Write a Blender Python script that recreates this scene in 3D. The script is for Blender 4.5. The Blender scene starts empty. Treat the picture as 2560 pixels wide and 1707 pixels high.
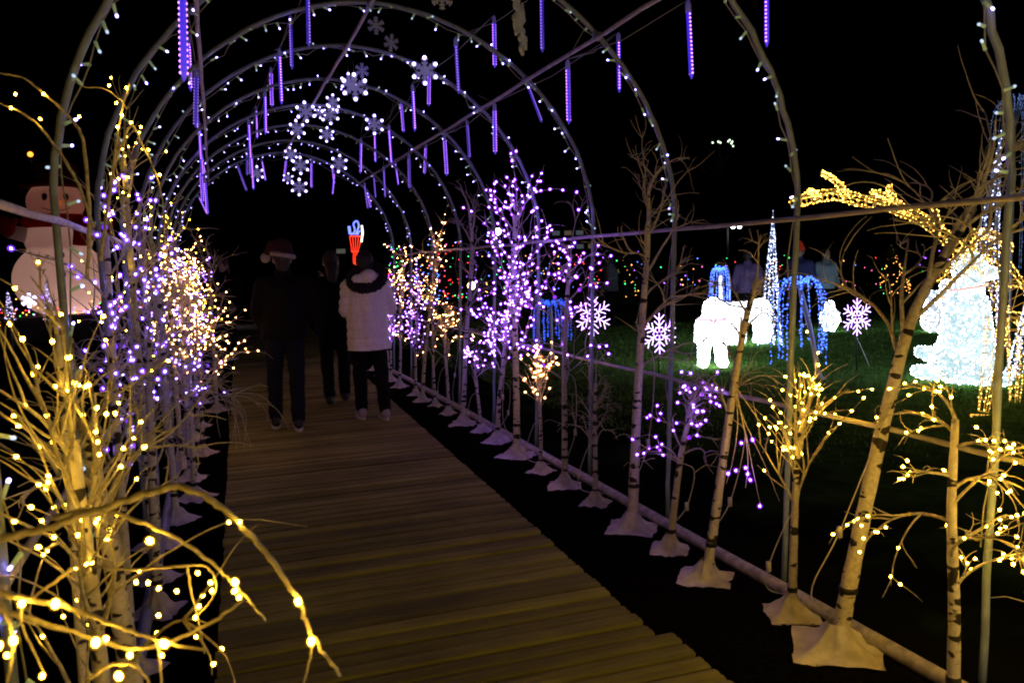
import bpy, bmesh, math, random
from mathutils import Vector, Matrix, noise
V = Vector
R = math.radians
sc = bpy.context.scene
col = sc.collection

# ------------------------------------------------------------------ camera
FPX, YAW, PITCH, ROLL = 2037.9, 0.3453, -0.0974, -0.0346      # fitted to the hoops of the tunnel
CAMZ = 1.6
fw = V((math.sin(YAW)*math.cos(PITCH), math.cos(YAW)*math.cos(PITCH), math.sin(PITCH)))
rt = V((math.cos(YAW), -math.sin(YAW), 0)); up = rt.cross(fw)
rt, up = rt*math.cos(ROLL)+up*math.sin(ROLL), up*math.cos(ROLL)-rt*math.sin(ROLL)
cam = bpy.data.cameras.new('camera'); cam_o = bpy.data.objects.new('camera', cam); col.objects.link(cam_o)
m = Matrix((rt, up, -fw)).transposed().to_4x4(); m.translation = V((0, 0, CAMZ)); cam_o.matrix_world = m
cam.sensor_width = 22.3; cam.lens = FPX/2560*22.3
cam.clip_start = 0.05; cam.clip_end = 2000
cam.dof.use_dof = True; cam.dof.focus_distance = 6.0; cam.dof.aperture_fstop = 4.5
sc.camera = cam_o

# ------------------------------------------------------------------ night sky, exposure
w = bpy.data.worlds.new('World'); sc.world = w; w.use_nodes = True
nt = w.node_tree; bg = nt.nodes['Background']
sky = nt.nodes.new('ShaderNodeTexSky'); sky.sky_type = 'NISHITA'; sky.sun_disc = False
sky.sun_elevation = R(-8); sky.sun_rotation = R(200)
nt.links.new(sky.outputs[0], bg.inputs[0]); bg.inputs[1].default_value = 0.01
sc.view_settings.view_transform = 'Standard'; sc.view_settings.look = 'None'
sc.view_settings.exposure = 0; sc.view_settings.gamma = 1
sc.render.engine = 'CYCLES'
cy = sc.cycles
cy.use_denoising = True; cy.max_bounces = 5; cy.diffuse_bounces = 3; cy.transparent_max_bounces = 24
cy.sample_clamp_indirect = 3.0; cy.sample_clamp_direct = 0.0
cy.pixel_filter_type = 'BLACKMAN_HARRIS'; cy.filter_width = 1.9
cy.use_light_tree = True

# ------------------------------------------------------------------ pixels to rays (a ray only; the distance comes from what a thing touches)
K = 2560/2352
def ray(x, y):
    return fw + rt*((x*K-1280)/FPX) + up*((853.5-y*K)/FPX)
def G(x, y, z=0.0):
    d = ray(x, y); t = (z-CAMZ)/d.z
    return V((0, 0, CAMZ)) + d*t
def AY(x, y, Y):
    d = ray(x, y); return V((0, 0, CAMZ)) + d*(Y/d.y)
def AD(x, y, D):
    return V((0, 0, CAMZ)) + ray(x, y)*D

# ------------------------------------------------------------------ materials
MATS = {}
def mat(name, base=(.5, .5, .5), rough=.6, emis=None, es=0, metal=0, spec=.4, var=0, nscale=8, ncol=None, bump=0, trans=0, sample=None, rnd=0):
    if name in MATS: return MATS[name]
    M = bpy.data.materials.new(name); M.use_nodes = True; MATS[name] = M
    n = M.node_tree.nodes; l = M.node_tree.links; b = n['Principled BSDF']
    b.inputs['Base Color'].default_value = (*base, 1); b.inputs['Roughness'].default_value = rough
    b.inputs['Metallic'].default_value = metal; b.inputs['Specular IOR Level'].default_value = spec
    if trans: b.inputs['Transmission Weight'].default_value = trans
    if emis:
        b.inputs['Emission Color'].default_value = (*emis, 1); b.inputs['Emission Strength'].default_value = es
    out = None
    if ncol or var:
        tc = n.new('ShaderNodeTexCoord'); nz = n.new('ShaderNodeTexNoise')
        nz.inputs['Scale'].default_value = nscale; nz.inputs['Detail'].default_value = 5
        l.new(tc.outputs['Object'], nz.inputs['Vector'])
        cr = n.new('ShaderNodeValToRGB'); cr.color_ramp.elements[0].position = .35; cr.color_ramp.elements[1].position = .65
        c2 = ncol or tuple(min(1, c*(1+var)) for c in base); c1 = base if ncol else tuple(c*(1-var) for c in base)
        cr.color_ramp.elements[0].color = (*c1, 1); cr.color_ramp.elements[1].color = (*c2, 1)
        l.new(nz.outputs['Fac'], cr.inputs['Fac']); out = cr.outputs['Color']
        if bump:
            bp = n.new('ShaderNodeBump'); bp.inputs['Strength'].default_value = bump; bp.inputs['Distance'].default_value = .01
            l.new(nz.outputs['Fac'], bp.inputs['Height']); l.new(bp.outputs['Normal'], b.inputs['Normal'])
    if rnd:
        oi = n.new('ShaderNodeObjectInfo'); hs = n.new('ShaderNodeHueSaturation')
        mr = n.new('ShaderNodeMapRange'); mr.inputs[3].default_value = 1-rnd; mr.inputs[4].default_value = 1+rnd
        l.new(oi.outputs['Random'], mr.inputs[0]); l.new(mr.outputs[0], hs.inputs['Value'])
        if out: l.new(out, hs.inputs['Color'])
        else: hs.inputs['Color'].default_value = (*base, 1)
        out = hs.outputs['Color']
    if out: l.new(out, b.inputs['Base Color'])
    if sample: M.cycles.emission_sampling = sample
    return M
def glow(name, c, s, sample=None):
    return mat(name, (0.3, 0.3, 0.3), .4, c, s, sample=sample)

# bulbs: saturated and strong, so they burn out to white with coloured edges
M_WARM = glow('warm_led', (1.0, .52, .035), 100)
M_PINKWARM = glow('peach_led', (1.0, .46, .15), 66)
M_PURP = glow('violet_led', (.38, .20, 1.0), 44)
M_BLUEV = glow('bluish_led', (.32, .24, 1.0), 42)
M_TIP = glow('cool_led', (.32, .24, 1.0), 15)
M_TIPDIM = glow('cool_led_dim', (.45, .6, .8), 1.2)
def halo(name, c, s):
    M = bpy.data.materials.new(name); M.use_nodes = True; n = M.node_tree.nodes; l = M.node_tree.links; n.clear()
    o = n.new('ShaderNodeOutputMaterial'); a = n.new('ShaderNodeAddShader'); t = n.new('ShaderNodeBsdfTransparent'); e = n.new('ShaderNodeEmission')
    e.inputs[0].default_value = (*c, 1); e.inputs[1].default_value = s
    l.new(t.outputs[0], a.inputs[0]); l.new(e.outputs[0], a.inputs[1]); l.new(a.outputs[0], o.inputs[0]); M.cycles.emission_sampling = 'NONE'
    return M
# emissive clear shell round each LED imitates its bloom halo
SHELL = {'warm_led': halo('amber_halo', (1, .42, .0), .22), 'peach_led': halo('peach_halo', (1, .30, .10), .34), 'violet_led': halo('violet_halo', (.30, .02, 1), .70), 'bluish_led': halo('bluish_halo', (.22, .04, 1), .70)}
M_SOCK = mat('led_socket', (.55, .75, .5), .35, (.5, .8, .4), .10, spec=.5)
M_TWIG = mat('twig_plastic', (.52, .50, .42), .6, var=.3, nscale=70, bump=.5)
M_PIPE = mat('painted_pipe', (.27, .36, .50), .30, spec=.5, var=.18, nscale=14, bump=.15)
M_PURLIN = mat('painted_purlin', (.50, .49, .48), .35, spec=.5, var=.2, nscale=14, bump=.15)
M_BLACK = mat('black_rubber', (.015, .015, .016), .6)
M_WIRE = mat('clear_wire', (.30, .33, .28), .5)
M_BASE = mat('base_fabric', (.66, .65, .62), .5, var=.22, nscale=14, bump=.5)

def birch():
    M = bpy.data.materials.new('birch_bark_plastic'); M.use_nodes = True
    n = M.node_tree.nodes; l = M.node_tree.links; b = n['Principled BSDF']; b.inputs['Roughness'].default_value = .6
    tc = n.new('ShaderNodeTexCoord'); mp = n.new('ShaderNodeMapping'); l.new(tc.outputs['Object'], mp.inputs[0])
    oi = n.new('ShaderNodeObjectInfo'); ml = n.new('ShaderNodeMath'); ml.operation = 'MULTIPLY'; ml.inputs[1].default_value = 37
    l.new(oi.outputs['Random'], ml.inputs[0]); cb = n.new('ShaderNodeCombineXYZ')
    for i in range(3): l.new(ml.outputs[0], cb.inputs[i])
    l.new(cb.outputs[0], mp.inputs['Location']); mp.inputs['Scale'].default_value = (13, 13, 27)
    nz = n.new('ShaderNodeTexNoise'); nz.inputs['Detail'].default_value = 1.5; nz.inputs['Scale'].default_value = 1; l.new(mp.outputs[0], nz.inputs[0])
    cr = n.new('ShaderNodeValToRGB'); e = cr.color_ramp.elements
    e[0].position = .585; e[0].color = (.72, .70, .65, 1); e[1].position = .61; e[1].color = (.02, .018, .016, 1)
    l.new(nz.outputs['Fac'], cr.inputs[0])
    n2 = n.new('ShaderNodeTexNoise'); n2.inputs['Scale'].default_value = 60; n2.inputs['Detail'].default_value = 4
    l.new(tc.outputs['Object'], n2.inputs[0])
    mx = n.new('ShaderNodeMix'); mx.data_type = 'RGBA'; mx.blend_type = 'MULTIPLY'; mx.inputs[0].default_value = .55
    c2 = n.new('ShaderNodeValToRGB'); c2.color_ramp.elements[0].position = .3; c2.color_ramp.elements[0].color = (.45, .43, .4, 1); c2.color_ramp.elements[1].position = .6
    l.new(n2.outputs['Fac'], c2.inputs[0]); l.new(cr.outputs[0], mx.inputs[6]); l.new(c2.outputs[0], mx.inputs[7])
    l.new(mx.outputs[2], b.inputs['Base Color'])
    bp = n.new('ShaderNodeBump'); bp.inputs['Strength'].default_value = .3; bp.inputs['Distance'].default_value = .004
    l.new(n2.outputs['Fac'], bp.inputs['Height']); l.new(bp.outputs[0], b.inputs['Normal'])
    return M
M_BIRCH = birch()

# ------------------------------------------------------------------ mesh helpers
class MB:
    def __init__(s): s.v = []; s.f = []; s.mi = []
    def add(s, vs, fs, mi=0):
        o = len(s.v); s.v += [tuple(v) for v in vs]; s.f += [tuple(i+o for i in f) for f in fs]; s.mi += [mi]*len(fs)
    def tube(s, pts, rad, n=6, mi=0, cap=True):
        pts = [V(p) for p in pts]
        if not hasattr(rad, '__len__'): rad = [rad]*len(pts)
        t0 = (pts[1]-pts[0]).normalized(); a = t0.orthogonal().normalized()
        vs = []; N = len(pts)
        for i, p in enumerate(pts):
            t = (pts[min(i+1, N-1)]-pts[max(i-1, 0)])
            t = t.normalized() if t.length > 1e-9 else t0
            a = a - t*a.dot(t)
            a = a.normalized() if a.length > 1e-6 else t.orthogonal().normalized()
            b = t.cross(a)
            for k in range(n):
                an = 2*math.pi*k/n
                vs.append(p + (a*math.cos(an)+b*math.sin(an))*rad[i])
        fs = [(i*n+k, i*n+(k+1) % n, (i+1)*n+(k+1) % n, (i+1)*n+k) for i in range(N-1) for k in range(n)]
        if cap: fs += [tuple(range(n-1, -1, -1)), tuple((N-1)*n+k for k in range(n))]
        s.add(vs, fs, mi)
    def box(s, c, d, mi=0, rz=0):
        cx, cy_, cz = c; x, y, z = d[0]/2, d[1]/2, d[2]/2; M = Matrix.Rotation(rz, 3, 'Z')
        vs = [M @ V((a*x, b*y, q*z))+V(c) for a in (-1, 1) for b in (-1, 1) for q in (-1, 1)]
        s.add(vs, [(0, 1, 3, 2), (4, 6, 7, 5), (0, 4, 5, 1), (2, 3, 7, 6), (0, 2, 6, 4), (1, 5, 7, 3)], mi)
    def ball(s, c, r, mi=0, seg=8, ring=6, rot=None):
        if not hasattr(r, '__len__'): r = (r, r, r)
        vs = [V((0, 0, r[2]))]
        for i in range(1, ring):
            th = math.pi*i/ring
            vs += [V((r[0]*math.sin(th)*math.cos(2*math.pi*k/seg), r[1]*math.sin(th)*math.sin(2*math.pi*k/seg), r[2]*math.cos(th))) for k in range(seg)]
        vs.append(V((0, 0, -r[2]))); L = len(vs)-1
        fs = [(0, 1+k, 1+(k+1) % seg) for k in range(seg)]
        for i in range(ring-2):
            for k in range(seg):
                a = 1+i*seg+k; b = 1+i*seg+(k+1) % seg
                fs.append((a, a+seg, b+seg, b))
        fs += [(L, L-seg+(k+1) % seg, L-seg+k) for k in range(seg)]
        s.add([(rot @ v if rot else v)+V(c) for v in vs], fs, mi)
    def octa(s, c, r, mi=0):
        c = V(c)
        s.add([c+V(d)*r for d in ((1, 0, 0), (-1, 0, 0), (0, 1, 0), (0, -1, 0), (0, 0, 1), (0, 0, -1))],
              [(0, 2, 4), (2, 1, 4), (1, 3, 4), (3, 0, 4), (2, 0, 5), (1, 2, 5), (3, 1, 5), (0, 3, 5)], mi)
    def capsule(s, a, b, ra, rb, n=10):
        a = V(a); b = V(b); d = (b-a).normalized(); pts = []; rr = []
        for i in range(5):
            th = math.pi/2*(1-i/4); pts.append(a-d*ra*math.sin(th)); rr.append(max(ra*math.cos(th), 1e-3))
        for i in range(5):
            th = math.pi/2*i/4; pts.append(b+d*rb*math.sin(th)); rr.append(max(rb*math.cos(th), 1e-3))
        s.tube(pts, rr, n)
    def mesh(s, name, mats, smooth=True):
        me = bpy.data.meshes.new(name); me.from_pydata(s.v, [], s.f)
        for q in (mats if isinstance(mats, (list, tuple)) else [mats]): me.materials.append(q)
        if any(s.mi): me.polygons.foreach_set('material_index', s.mi)
        if smooth: me.polygons.foreach_set('use_smooth', [True]*len(s.f))
        me.update(); return me
    def build(s, name, mats, parent=None, smooth=True, kind=None, loc=(0, 0, 0)):
        return link(name, s.mesh(name, mats, smooth), parent, loc, kind)

def link(name, me, parent=None, loc=(0, 0, 0), kind=None, rot=None, scale=None):
    o = bpy.data.objects.new(name, me); col.objects.link(o); o.parent = parent; o.location = loc
    if kind: o['kind'] = kind
    if rot is not None:
        o.rotation_mode = 'QUATERNION'; o.rotation_quaternion = rot
    if scale is not None: o.scale = scale if hasattr(scale, '__len__') else (scale,)*3
    return o
def tag(o, label, cat, group=None, kind=None):
    o['label'] = label; o['category'] = cat
    if group: o['group'] = group
    if kind: o['kind'] = kind
    return o
def thing(name, label, cat, loc=(0, 0, 0), rz=0, group=None):
    o = bpy.data.objects.new(name, None); col.objects.link(o); o.location = loc; o.rotation_euler.z = rz
    o.empty_display_size = .1
    return tag(o, label, cat, group)
def struct(o): o['kind'] = 'structure'; return o
TMP = bpy.data.scenes.new('workshop')
def remesh(mb, name, mats, parent=None, vox=.012, smooth=4, fn=None):
    """overlapping closed pieces fused into one continuous skin"""
    me = mb.mesh(name+'_raw', []); o = bpy.data.objects.new('raw', me); TMP.collection.objects.link(o)
    md = o.modifiers.new('r', 'REMESH'); md.mode = 'VOXEL'; md.voxel_size = vox
    sm = o.modifiers.new('s', 'SMOOTH'); sm.factor = .5; sm.iterations = smooth
    vl = TMP.view_layers[0]; vl.update(); ev = o.evaluated_get(vl.depsgraph)
    m2 = bpy.data.meshes.new_from_object(ev, depsgraph=vl.depsgraph); m2.name = name
    bpy.data.objects.remove(o); bpy.data.meshes.remove(me)
    if fn:
        nn = [V(q.vector) for q in m2.vertex_normals]; cc = [V(v.co) for v in m2.vertices]
        fl = []
        for a, b in zip(cc, nn): fl += fn(a, b)[:]
        m2.vertices.foreach_set('co', fl)
    for q in (mats if isinstance(mats, (list, tuple)) else [mats]): m2.materials.append(q)
    m2.polygons.foreach_set('use_smooth', [True]*len(m2.polygons)); m2.update()
    return link(name, m2, parent)
def quat(d): return V((0, 0, 1)).rotation_difference(V(d).normalized())

# ------------------------------------------------------------------ ground and boardwalk
def ground():
    mb = MB(); mb.add([(-1.45, -6, .004), (2.46, -6, .004), (2.46, 22.5, .004), (-1.45, 22.5, .004)], [(0, 1, 2, 3)])
    struct(mb.build('dark_bed', mat('dark_ground', (.0025, .0025, .002), 1.0, ncol=(.007, .0065, .005), nscale=40, bump=.8, spec=.0), smooth=False))  # near-black sheet laid over the lawn along the tunnel
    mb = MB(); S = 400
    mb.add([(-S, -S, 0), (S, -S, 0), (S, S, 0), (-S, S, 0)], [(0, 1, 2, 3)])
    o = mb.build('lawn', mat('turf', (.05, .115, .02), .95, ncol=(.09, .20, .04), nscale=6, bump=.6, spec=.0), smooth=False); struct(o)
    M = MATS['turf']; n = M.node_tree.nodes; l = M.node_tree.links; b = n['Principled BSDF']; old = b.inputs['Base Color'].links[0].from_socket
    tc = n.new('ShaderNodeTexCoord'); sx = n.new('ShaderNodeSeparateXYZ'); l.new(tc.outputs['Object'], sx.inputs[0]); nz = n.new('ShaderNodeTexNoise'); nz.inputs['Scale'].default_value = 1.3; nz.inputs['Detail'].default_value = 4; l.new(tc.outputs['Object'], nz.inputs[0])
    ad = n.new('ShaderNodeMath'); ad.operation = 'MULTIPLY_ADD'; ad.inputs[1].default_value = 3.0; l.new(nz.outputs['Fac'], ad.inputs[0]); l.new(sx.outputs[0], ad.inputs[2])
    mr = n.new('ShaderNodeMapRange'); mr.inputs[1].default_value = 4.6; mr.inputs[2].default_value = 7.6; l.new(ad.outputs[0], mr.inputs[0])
    mx = n.new('ShaderNodeMix'); mx.data_type = 'RGBA'; mx.inputs[6].default_value = (.006, .007, .004, 1); l.new(mr.outputs[0], mx.inputs[0]); l.new(old, mx.inputs[7]); l.new(mx.outputs[2], b.inputs['Base Color'])  # darkness painted into the lawn colour: near-black by the tunnel, green further right
    rng = random.Random(4); g = MB()
    for _ in range(62000):
        x = rng.uniform(2.9, 12.5); y = rng.uniform(4.6, 17)
        if x < 3.35 or x > 1.1*y+3 or x+y < 9+rng.uniform(0, 4): continue
        h = rng.uniform(.02, .05); a = rng.uniform(0, 6.28); wd = .007
        dx, dy = math.cos(a)*wd, math.sin(a)*wd; lx, ly = rng.gauss(0, .015), rng.gauss(0, .015)
        g.add([(x-dx, y-dy, 0), (x+dx, y+dy, 0), (x+lx, y+ly, h)], [(0, 1, 2)])
    o = g.build('grass', mat('grass_blade', (.11, .22, .04), .7, var=.4, nscale=3, spec=.15), smooth=False, kind='stuff')
    tag(o, 'short mown grass round the lit white figures', 'grass', kind='stuff')
ground()

BT = 0.10
def xl(y): return -0.175+0.026*y
def xr(y): return 1.47+0.034*y
def plank_mat():
    M = bpy.data.materials.new('deck_wood'); M.use_nodes = True; n = M.node_tree.nodes; l = M.node_tree.links; b = n['Principled BSDF']
    tc = n.new('ShaderNodeTexCoord'); mp = n.new('ShaderNodeMapping'); mp.inputs['Scale'].default_value = (5, 26, 20); l.new(tc.outputs['Object'], mp.inputs[0])
    oi = n.new('ShaderNodeObjectInfo'); ad = n.new('ShaderNodeVectorMath'); ad.operation = 'ADD'
    ml = n.new('ShaderNodeMath'); ml.operation = 'MULTIPLY'; ml.inputs[1].default_value = 60; l.new(oi.outputs['Random'], ml.inputs[0])
    l.new(mp.outputs[0], ad.inputs[0]); l.new(ml.outputs[0], ad.inputs[1])
    nz = n.new('ShaderNodeTexNoise'); nz.inputs['Scale'].default_value = 1; nz.inputs['Detail'].default_value = 6; l.new(ad.outputs[0], nz.inputs[0])
    cr = n.new('ShaderNodeValToRGB'); e = cr.color_ramp.elements
    e[0].position = .3; e[0].color = (.21, .21, .052, 1); e[1].position = .72; e[1].color = (.32, .32, .085, 1)
    l.new(nz.outputs['Fac'], cr.inputs[0])
    hs = n.new('ShaderNodeHueSaturation'); mr = n.new('ShaderNodeMapRange'); mr.inputs[3].default_value = .62; mr.inputs[4].default_value = 1.15
    l.new(oi.outputs['Random'], mr.inputs[0]); l.new(mr.outputs[0], hs.inputs['Value']); l.new(cr.outputs[0], hs.inputs['Color'])
    n3 = n.new('ShaderNodeTexNoise'); n3.inputs['Scale'].default_value = 2.2; n3.inputs['Detail'].default_value = 3
    ge = n.new('ShaderNodeNewGeometry'); l.new(ge.outputs['Position'], n3.inputs[0])
    mx = n.new('ShaderNodeMix'); mx.data_type = 'RGBA'; mx.blend_type = 'MULTIPLY'; mx.inputs[0].default_value = .7
    c3 = n.new('ShaderNodeValToRGB'); c3.color_ramp.elements[0].position = .35; c3.color_ramp.elements[0].color = (.62, .6, .58, 1); c3.color_ramp.elements[1].position = .62
    l.new(n3.outputs['Fac'], c3.inputs[0]); l.new(hs.outputs[0], mx.inputs[6]); l.new(c3.outputs[0], mx.inputs[7])
    l.new(mx.outputs[2], b.inputs['Base Color']); b.inputs['Roughness'].default_value = .75; b.inputs['Specular IOR Level'].default_value = .2
    bp = n.new('ShaderNodeBump'); bp.inputs['Strength'].default_value = .5; bp.inputs['Distance'].default_value = .004
    l.new(nz.outputs['Fac'], bp.inputs['Height']); l.new(bp.outputs[0], b.inputs['Normal'])
    return M
def boardwalk():
    rng = random.Random(11); M = plank_mat()
    fr = MB()
    for t in (.12, .5, .88):
        fr.tube([(xl(y)*(1-t)+xr(y)*t, y, .035) for y in (.25, 21.9)], .03, 4)
    o = fr.build('boardwalk', mat('joist', (.05, .04, .03), .9), smooth=False); struct(o)
    def pm(nm, L, ribs):
        mb = MB(); w2 = .0425; prof = []
        k = 4*ribs
        prof = [(-w2, -.028), (-w2, -.004)] + [(-w2+.006+(2*w2-.012)*i/k, 0 if (i % 4) in (1, 2, 3) else -.0035) for i in range(k+1)] + [(w2, -.004), (w2, -.028)]
        n = len(prof); vs = [(x, p[0], p[1]) for x in (-L/2, L/2) for p in prof]
        fs = [(i, i+n, (i+1) % n+n, (i+1) % n) for i in range(n)] + [tuple(range(n)), tuple(range(2*n-1, n-1, -1))]
        mb.add(vs, fs); return mb.mesh('plank', M, False)
    me = pm('plank', 1.0, 2)
    y = .3; i = 0
    while y < 21.9:
        a, b = xl(y)+rng.gauss(0, .004), xr(y)+rng.gauss(0, .0012)
        if y < 2.75: b += .07
        p = link('plank', me, o, ((a+b)/2, y, BT+rng.gauss(0, .003)))
        p.scale = (b-a, 1, 1); p.rotation_euler = (rng.gauss(0, .022), rng.gauss(0, .0015), rng.gauss(0, .0015)-.03)
        y += .100+rng.choice((0, 0, .001, .002, .004, .012)); i += 1
boardwalk()

# ------------------------------------------------------------------ the tunnel of hoops
XC, HA, ZT, ZS, INC, EX, PH = 1.0544, 1.5554, 1.6938+CAMZ, .2474+CAMZ, -.0465, 1.054, .7919
HY = [2.0989, 3.2004, 4.2974, 5.4157, 6.4836, 7.6413, 8.8473, 10.0734, 11.2819, 12.4696]
HY = [1.0, ] + HY
def hp(t, y, off=0):
    c, s = math.cos(t), math.sin(t)
    return V((XC+(HA+off)*math.copysign(abs(c)**EX, c), y, ZS+(ZT-ZS+off)*abs(s)**EX))
def hoop_pts(y, off=0, n=72, foot=0.0):
    P = []
    for k in range(9):
        z = foot+(ZS-foot)*k/9; P.append(V((XC+HA+off+INC*(ZS-z), y, z)))
    P += [hp(math.pi*k/n, y, off) for k in range(n+1)]
    for k in range(8, -1, -1):
        z = foot+(ZS-foot)*k/9; P.append(V((XC-HA-off, y, z)))
    return P
def tunnel():
    t = thing('tunnel_frame', 'grey steel hoop tunnel frame with lengthwise purlins over the boardwalk', 'tunnel frame', (XC, .5, 0))
    loc = V((-XC, -.5, 0))
    rng = random.Random(8)
    for y in HY:
        mb = MB(); mb.tube([p+V((rng.gauss(0, .002), rng.gauss(0, .003), 0))+loc for p in hoop_pts(y)], .0138, 10)
        for sg in (0, math.pi/2, PH, math.pi-PH):     # cross clamps where purlins meet the hoop
            if sg: mb.box(hp(sg, y, -.01)+loc, (.04, .045, .04))
        mb.build('hoop', M_PIPE, t)
    y0, y1 = HY[0]-.4, HY[-1]+.06
    def rail(nm, f, r=.012, n=30, mt=M_PURLIN):
        mb = MB(); mb.tube([f(y0+(y1-y0)*k/n)+V((rng.gauss(0, .003), 0, rng.gauss(0, .003)))+loc for k in range(n+1)], r, 8); mb.build(nm, mt, t)
    rail('ridge_purlin', lambda y: hp(math.pi/2, y, -.026))
    rail('side_purlin', lambda y: hp(PH, y, -.026)); rail('side_purlin', lambda y: hp(math.pi-PH, y, -.026))
    rail('side_rail', lambda y: V((XC+HA-.036, y, CAMZ+.158))); rail('side_rail', lambda y: V((XC-HA+.036, y, CAMZ+.178)))
    rail('side_rail', lambda y: V((XC+HA+.0, y, CAMZ-.755))); rail('side_rail', lambda y: V((XC-HA-.0, y, CAMZ-.70)))
    rail('ground_rail', lambda y: V((2.415, y, .03)), .03, mt=mat('pale_timber', (.45, .43, .42), .7, var=.35, nscale=20)); rail('ground_rail', lambda y: V((-.40, y, .03)), .03, mt=M_PIPE)
tunnel()

def hoop_lights():
    rng = random.Random(21)
    mb = MB(); mb.tube([(0, 0, 0), (0, 0, .012), (0, 0, .034), (0, 0, .036)], [.007, .0062, .005, .003], 6)
    mb.ball((0, 0, .041), (.0052, .0052, .007), 1, 6, 4); bright = mb.mesh('bulb', [M_SOCK, M_TIP])
    mb2 = MB(); mb2.tube([(0, 0, 0), (0, 0, .012), (0, 0, .034), (0, 0, .036)], [.007, .0062, .005, .003], 6)
    mb2.ball((0, 0, .040), (.006, .006, .008), 1, 6, 4); dim = mb2.mesh('bulb', [M_SOCK, M_TIPDIM])
    names = ['hoop arching over the near end of the boardwalk', 'second hoop along the boardwalk', 'third hoop along the boardwalk', 'fourth hoop along the boardwalk', 'fifth hoop along the boardwalk', 'sixth hoop along the boardwalk',
             'seventh hoop along the boardwalk', 'eighth hoop along the boardwalk', 'ninth hoop along the boardwalk', 'tenth hoop along the boardwalk', 'last hoop of the tunnel']
    for hi, y in enumerate(HY):
        if hi == 0: continue
        root = thing('string_light', 'cool white string light tied round the '+names[hi], 'string light', (XC, y, ZT), group='string lights on the hoops')
        base = V((XC, y, ZT)); pts = hoop_pts(y, 0, 60, .5); wire = []; spots = []
        acc = 0; nextb = .05
        for i, p in enumerate(pts):
            c = (V((XC, y, ZS))-p).normalized(); s = .024+.012*math.sin(i*.9+hi)+(.03 if rng.random() < .08 else 0)
            q = p+c*s+V((0, .015*math.sin(i*1.7+hi), 0)); wire.append(q-base)
            if i:
                acc += (wire[-1]-wire[-2]).length
                while acc > nextb and i > 8:
                    spots.append((wire[-1], c)); nextb += rng.uniform(.075, .125)
                if i <= 8: nextb = acc
        mb = MB(); mb.tube(wire, .0032, 4); wo = mb.build('wire', M_WIRE, root)
        far = hi > 6; jo = MB()
        for q, c in spots:
            d = (c*rng.choice((1, 1, .3, -.8))+V((rng.gauss(0, .6), rng.gauss(0, .5), rng.gauss(0, .6)))).normalized()
            lit = rng.random() < (.72 if hi > 2 else .6)
            if far:
                jo.octa(q+d*.03, .0065 if lit else .005, 0 if lit else 1)
                jo.tube([q, q+d*.028], .005, 4, 1)
            else: link('bulb', bright if lit else dim, root, q, rot=quat(d))
        if far: jo.build('bulbs_along_wire', [M_TIP, M_SOCK], root, kind='stuff')
hoop_lights()

# ------------------------------------------------------------------ birch light trees
def bulb_mesh(M, r):
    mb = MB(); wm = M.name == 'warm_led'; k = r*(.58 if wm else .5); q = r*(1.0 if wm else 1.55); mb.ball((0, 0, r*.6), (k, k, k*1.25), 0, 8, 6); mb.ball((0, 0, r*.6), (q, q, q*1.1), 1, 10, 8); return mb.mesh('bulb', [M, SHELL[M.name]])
BULBS = {}
def bulb_of(M, r):
    k = (M.name, round(r, 4))
    if k not in BULBS: BULBS[k] = bulb_mesh(M, r)
    return BULBS[k]

def skirt(S=.17, h=.13, r=.03, seed=0):
    rng = random.Random(seed); mb = MB(); n = 40; rings = 11; vs = []
    ph = rng.uniform(0, 6.28)
    for j in range(rings):
        u = j/(rings-1)
        for k in range(n):
            a = 2*math.pi*k/n
            sq = 1/max(abs(math.cos(a)), abs(math.sin(a)))
            rb = S*.76*(sq*.85+.12); rr = r+(rb-r)*(u**1.15)
            ridge = (.5+.5*math.cos(a*6+ph+.9*math.sin(a*2+ph)))**5
            z = h*(1-u)**3.4+.012*(1-u)+ridge*.034*((1-u)*min(1, u*5))**.9+.006*math.sin(a*13+ph)*u*(1-u)+.004
            cr_ = noise.noise(V((rr*math.cos(a)*22, rr*math.sin(a)*22, seed*3.1)))
            rr *= 1+.10*u*noise.noise(V((math.cos(a)*2, math.sin(a)*2, seed*1.7))); z = max(.003, z+.016*cr_*min(1, u*2.5)+.006)
            vs.append((rr*math.cos(a), rr*math.sin(a), z))
    fs = [(j*n+k, j*n+(k+1) % n, (j+1)*n+(k+1) % n, (j+1)*n+k) for j in range(rings-1) for k in range(n)]
    mb.add(vs, fs); return mb.mesh('base', M_BASE)

def curve_pts(ctrl, n):
    """smooth line through control points"""
    P = [V(c) for c in ctrl]; out = []
    P = [P[0]*2-P[1]]+P+[P[-1]*2-P[-2]]
    for i in range(1, len(P)-2):
        for k in range(n):
            t = k/n; a, b, c, d = P[i-1], P[i], P[i+1], P[i+2]
            out.append(.5*((2*b)+(c-a)*t+(2*a-5*b+4*c-d)*t*t+(3*b-3*c+d-a)*t**3))
    out.append(P[-2]); return out

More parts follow.
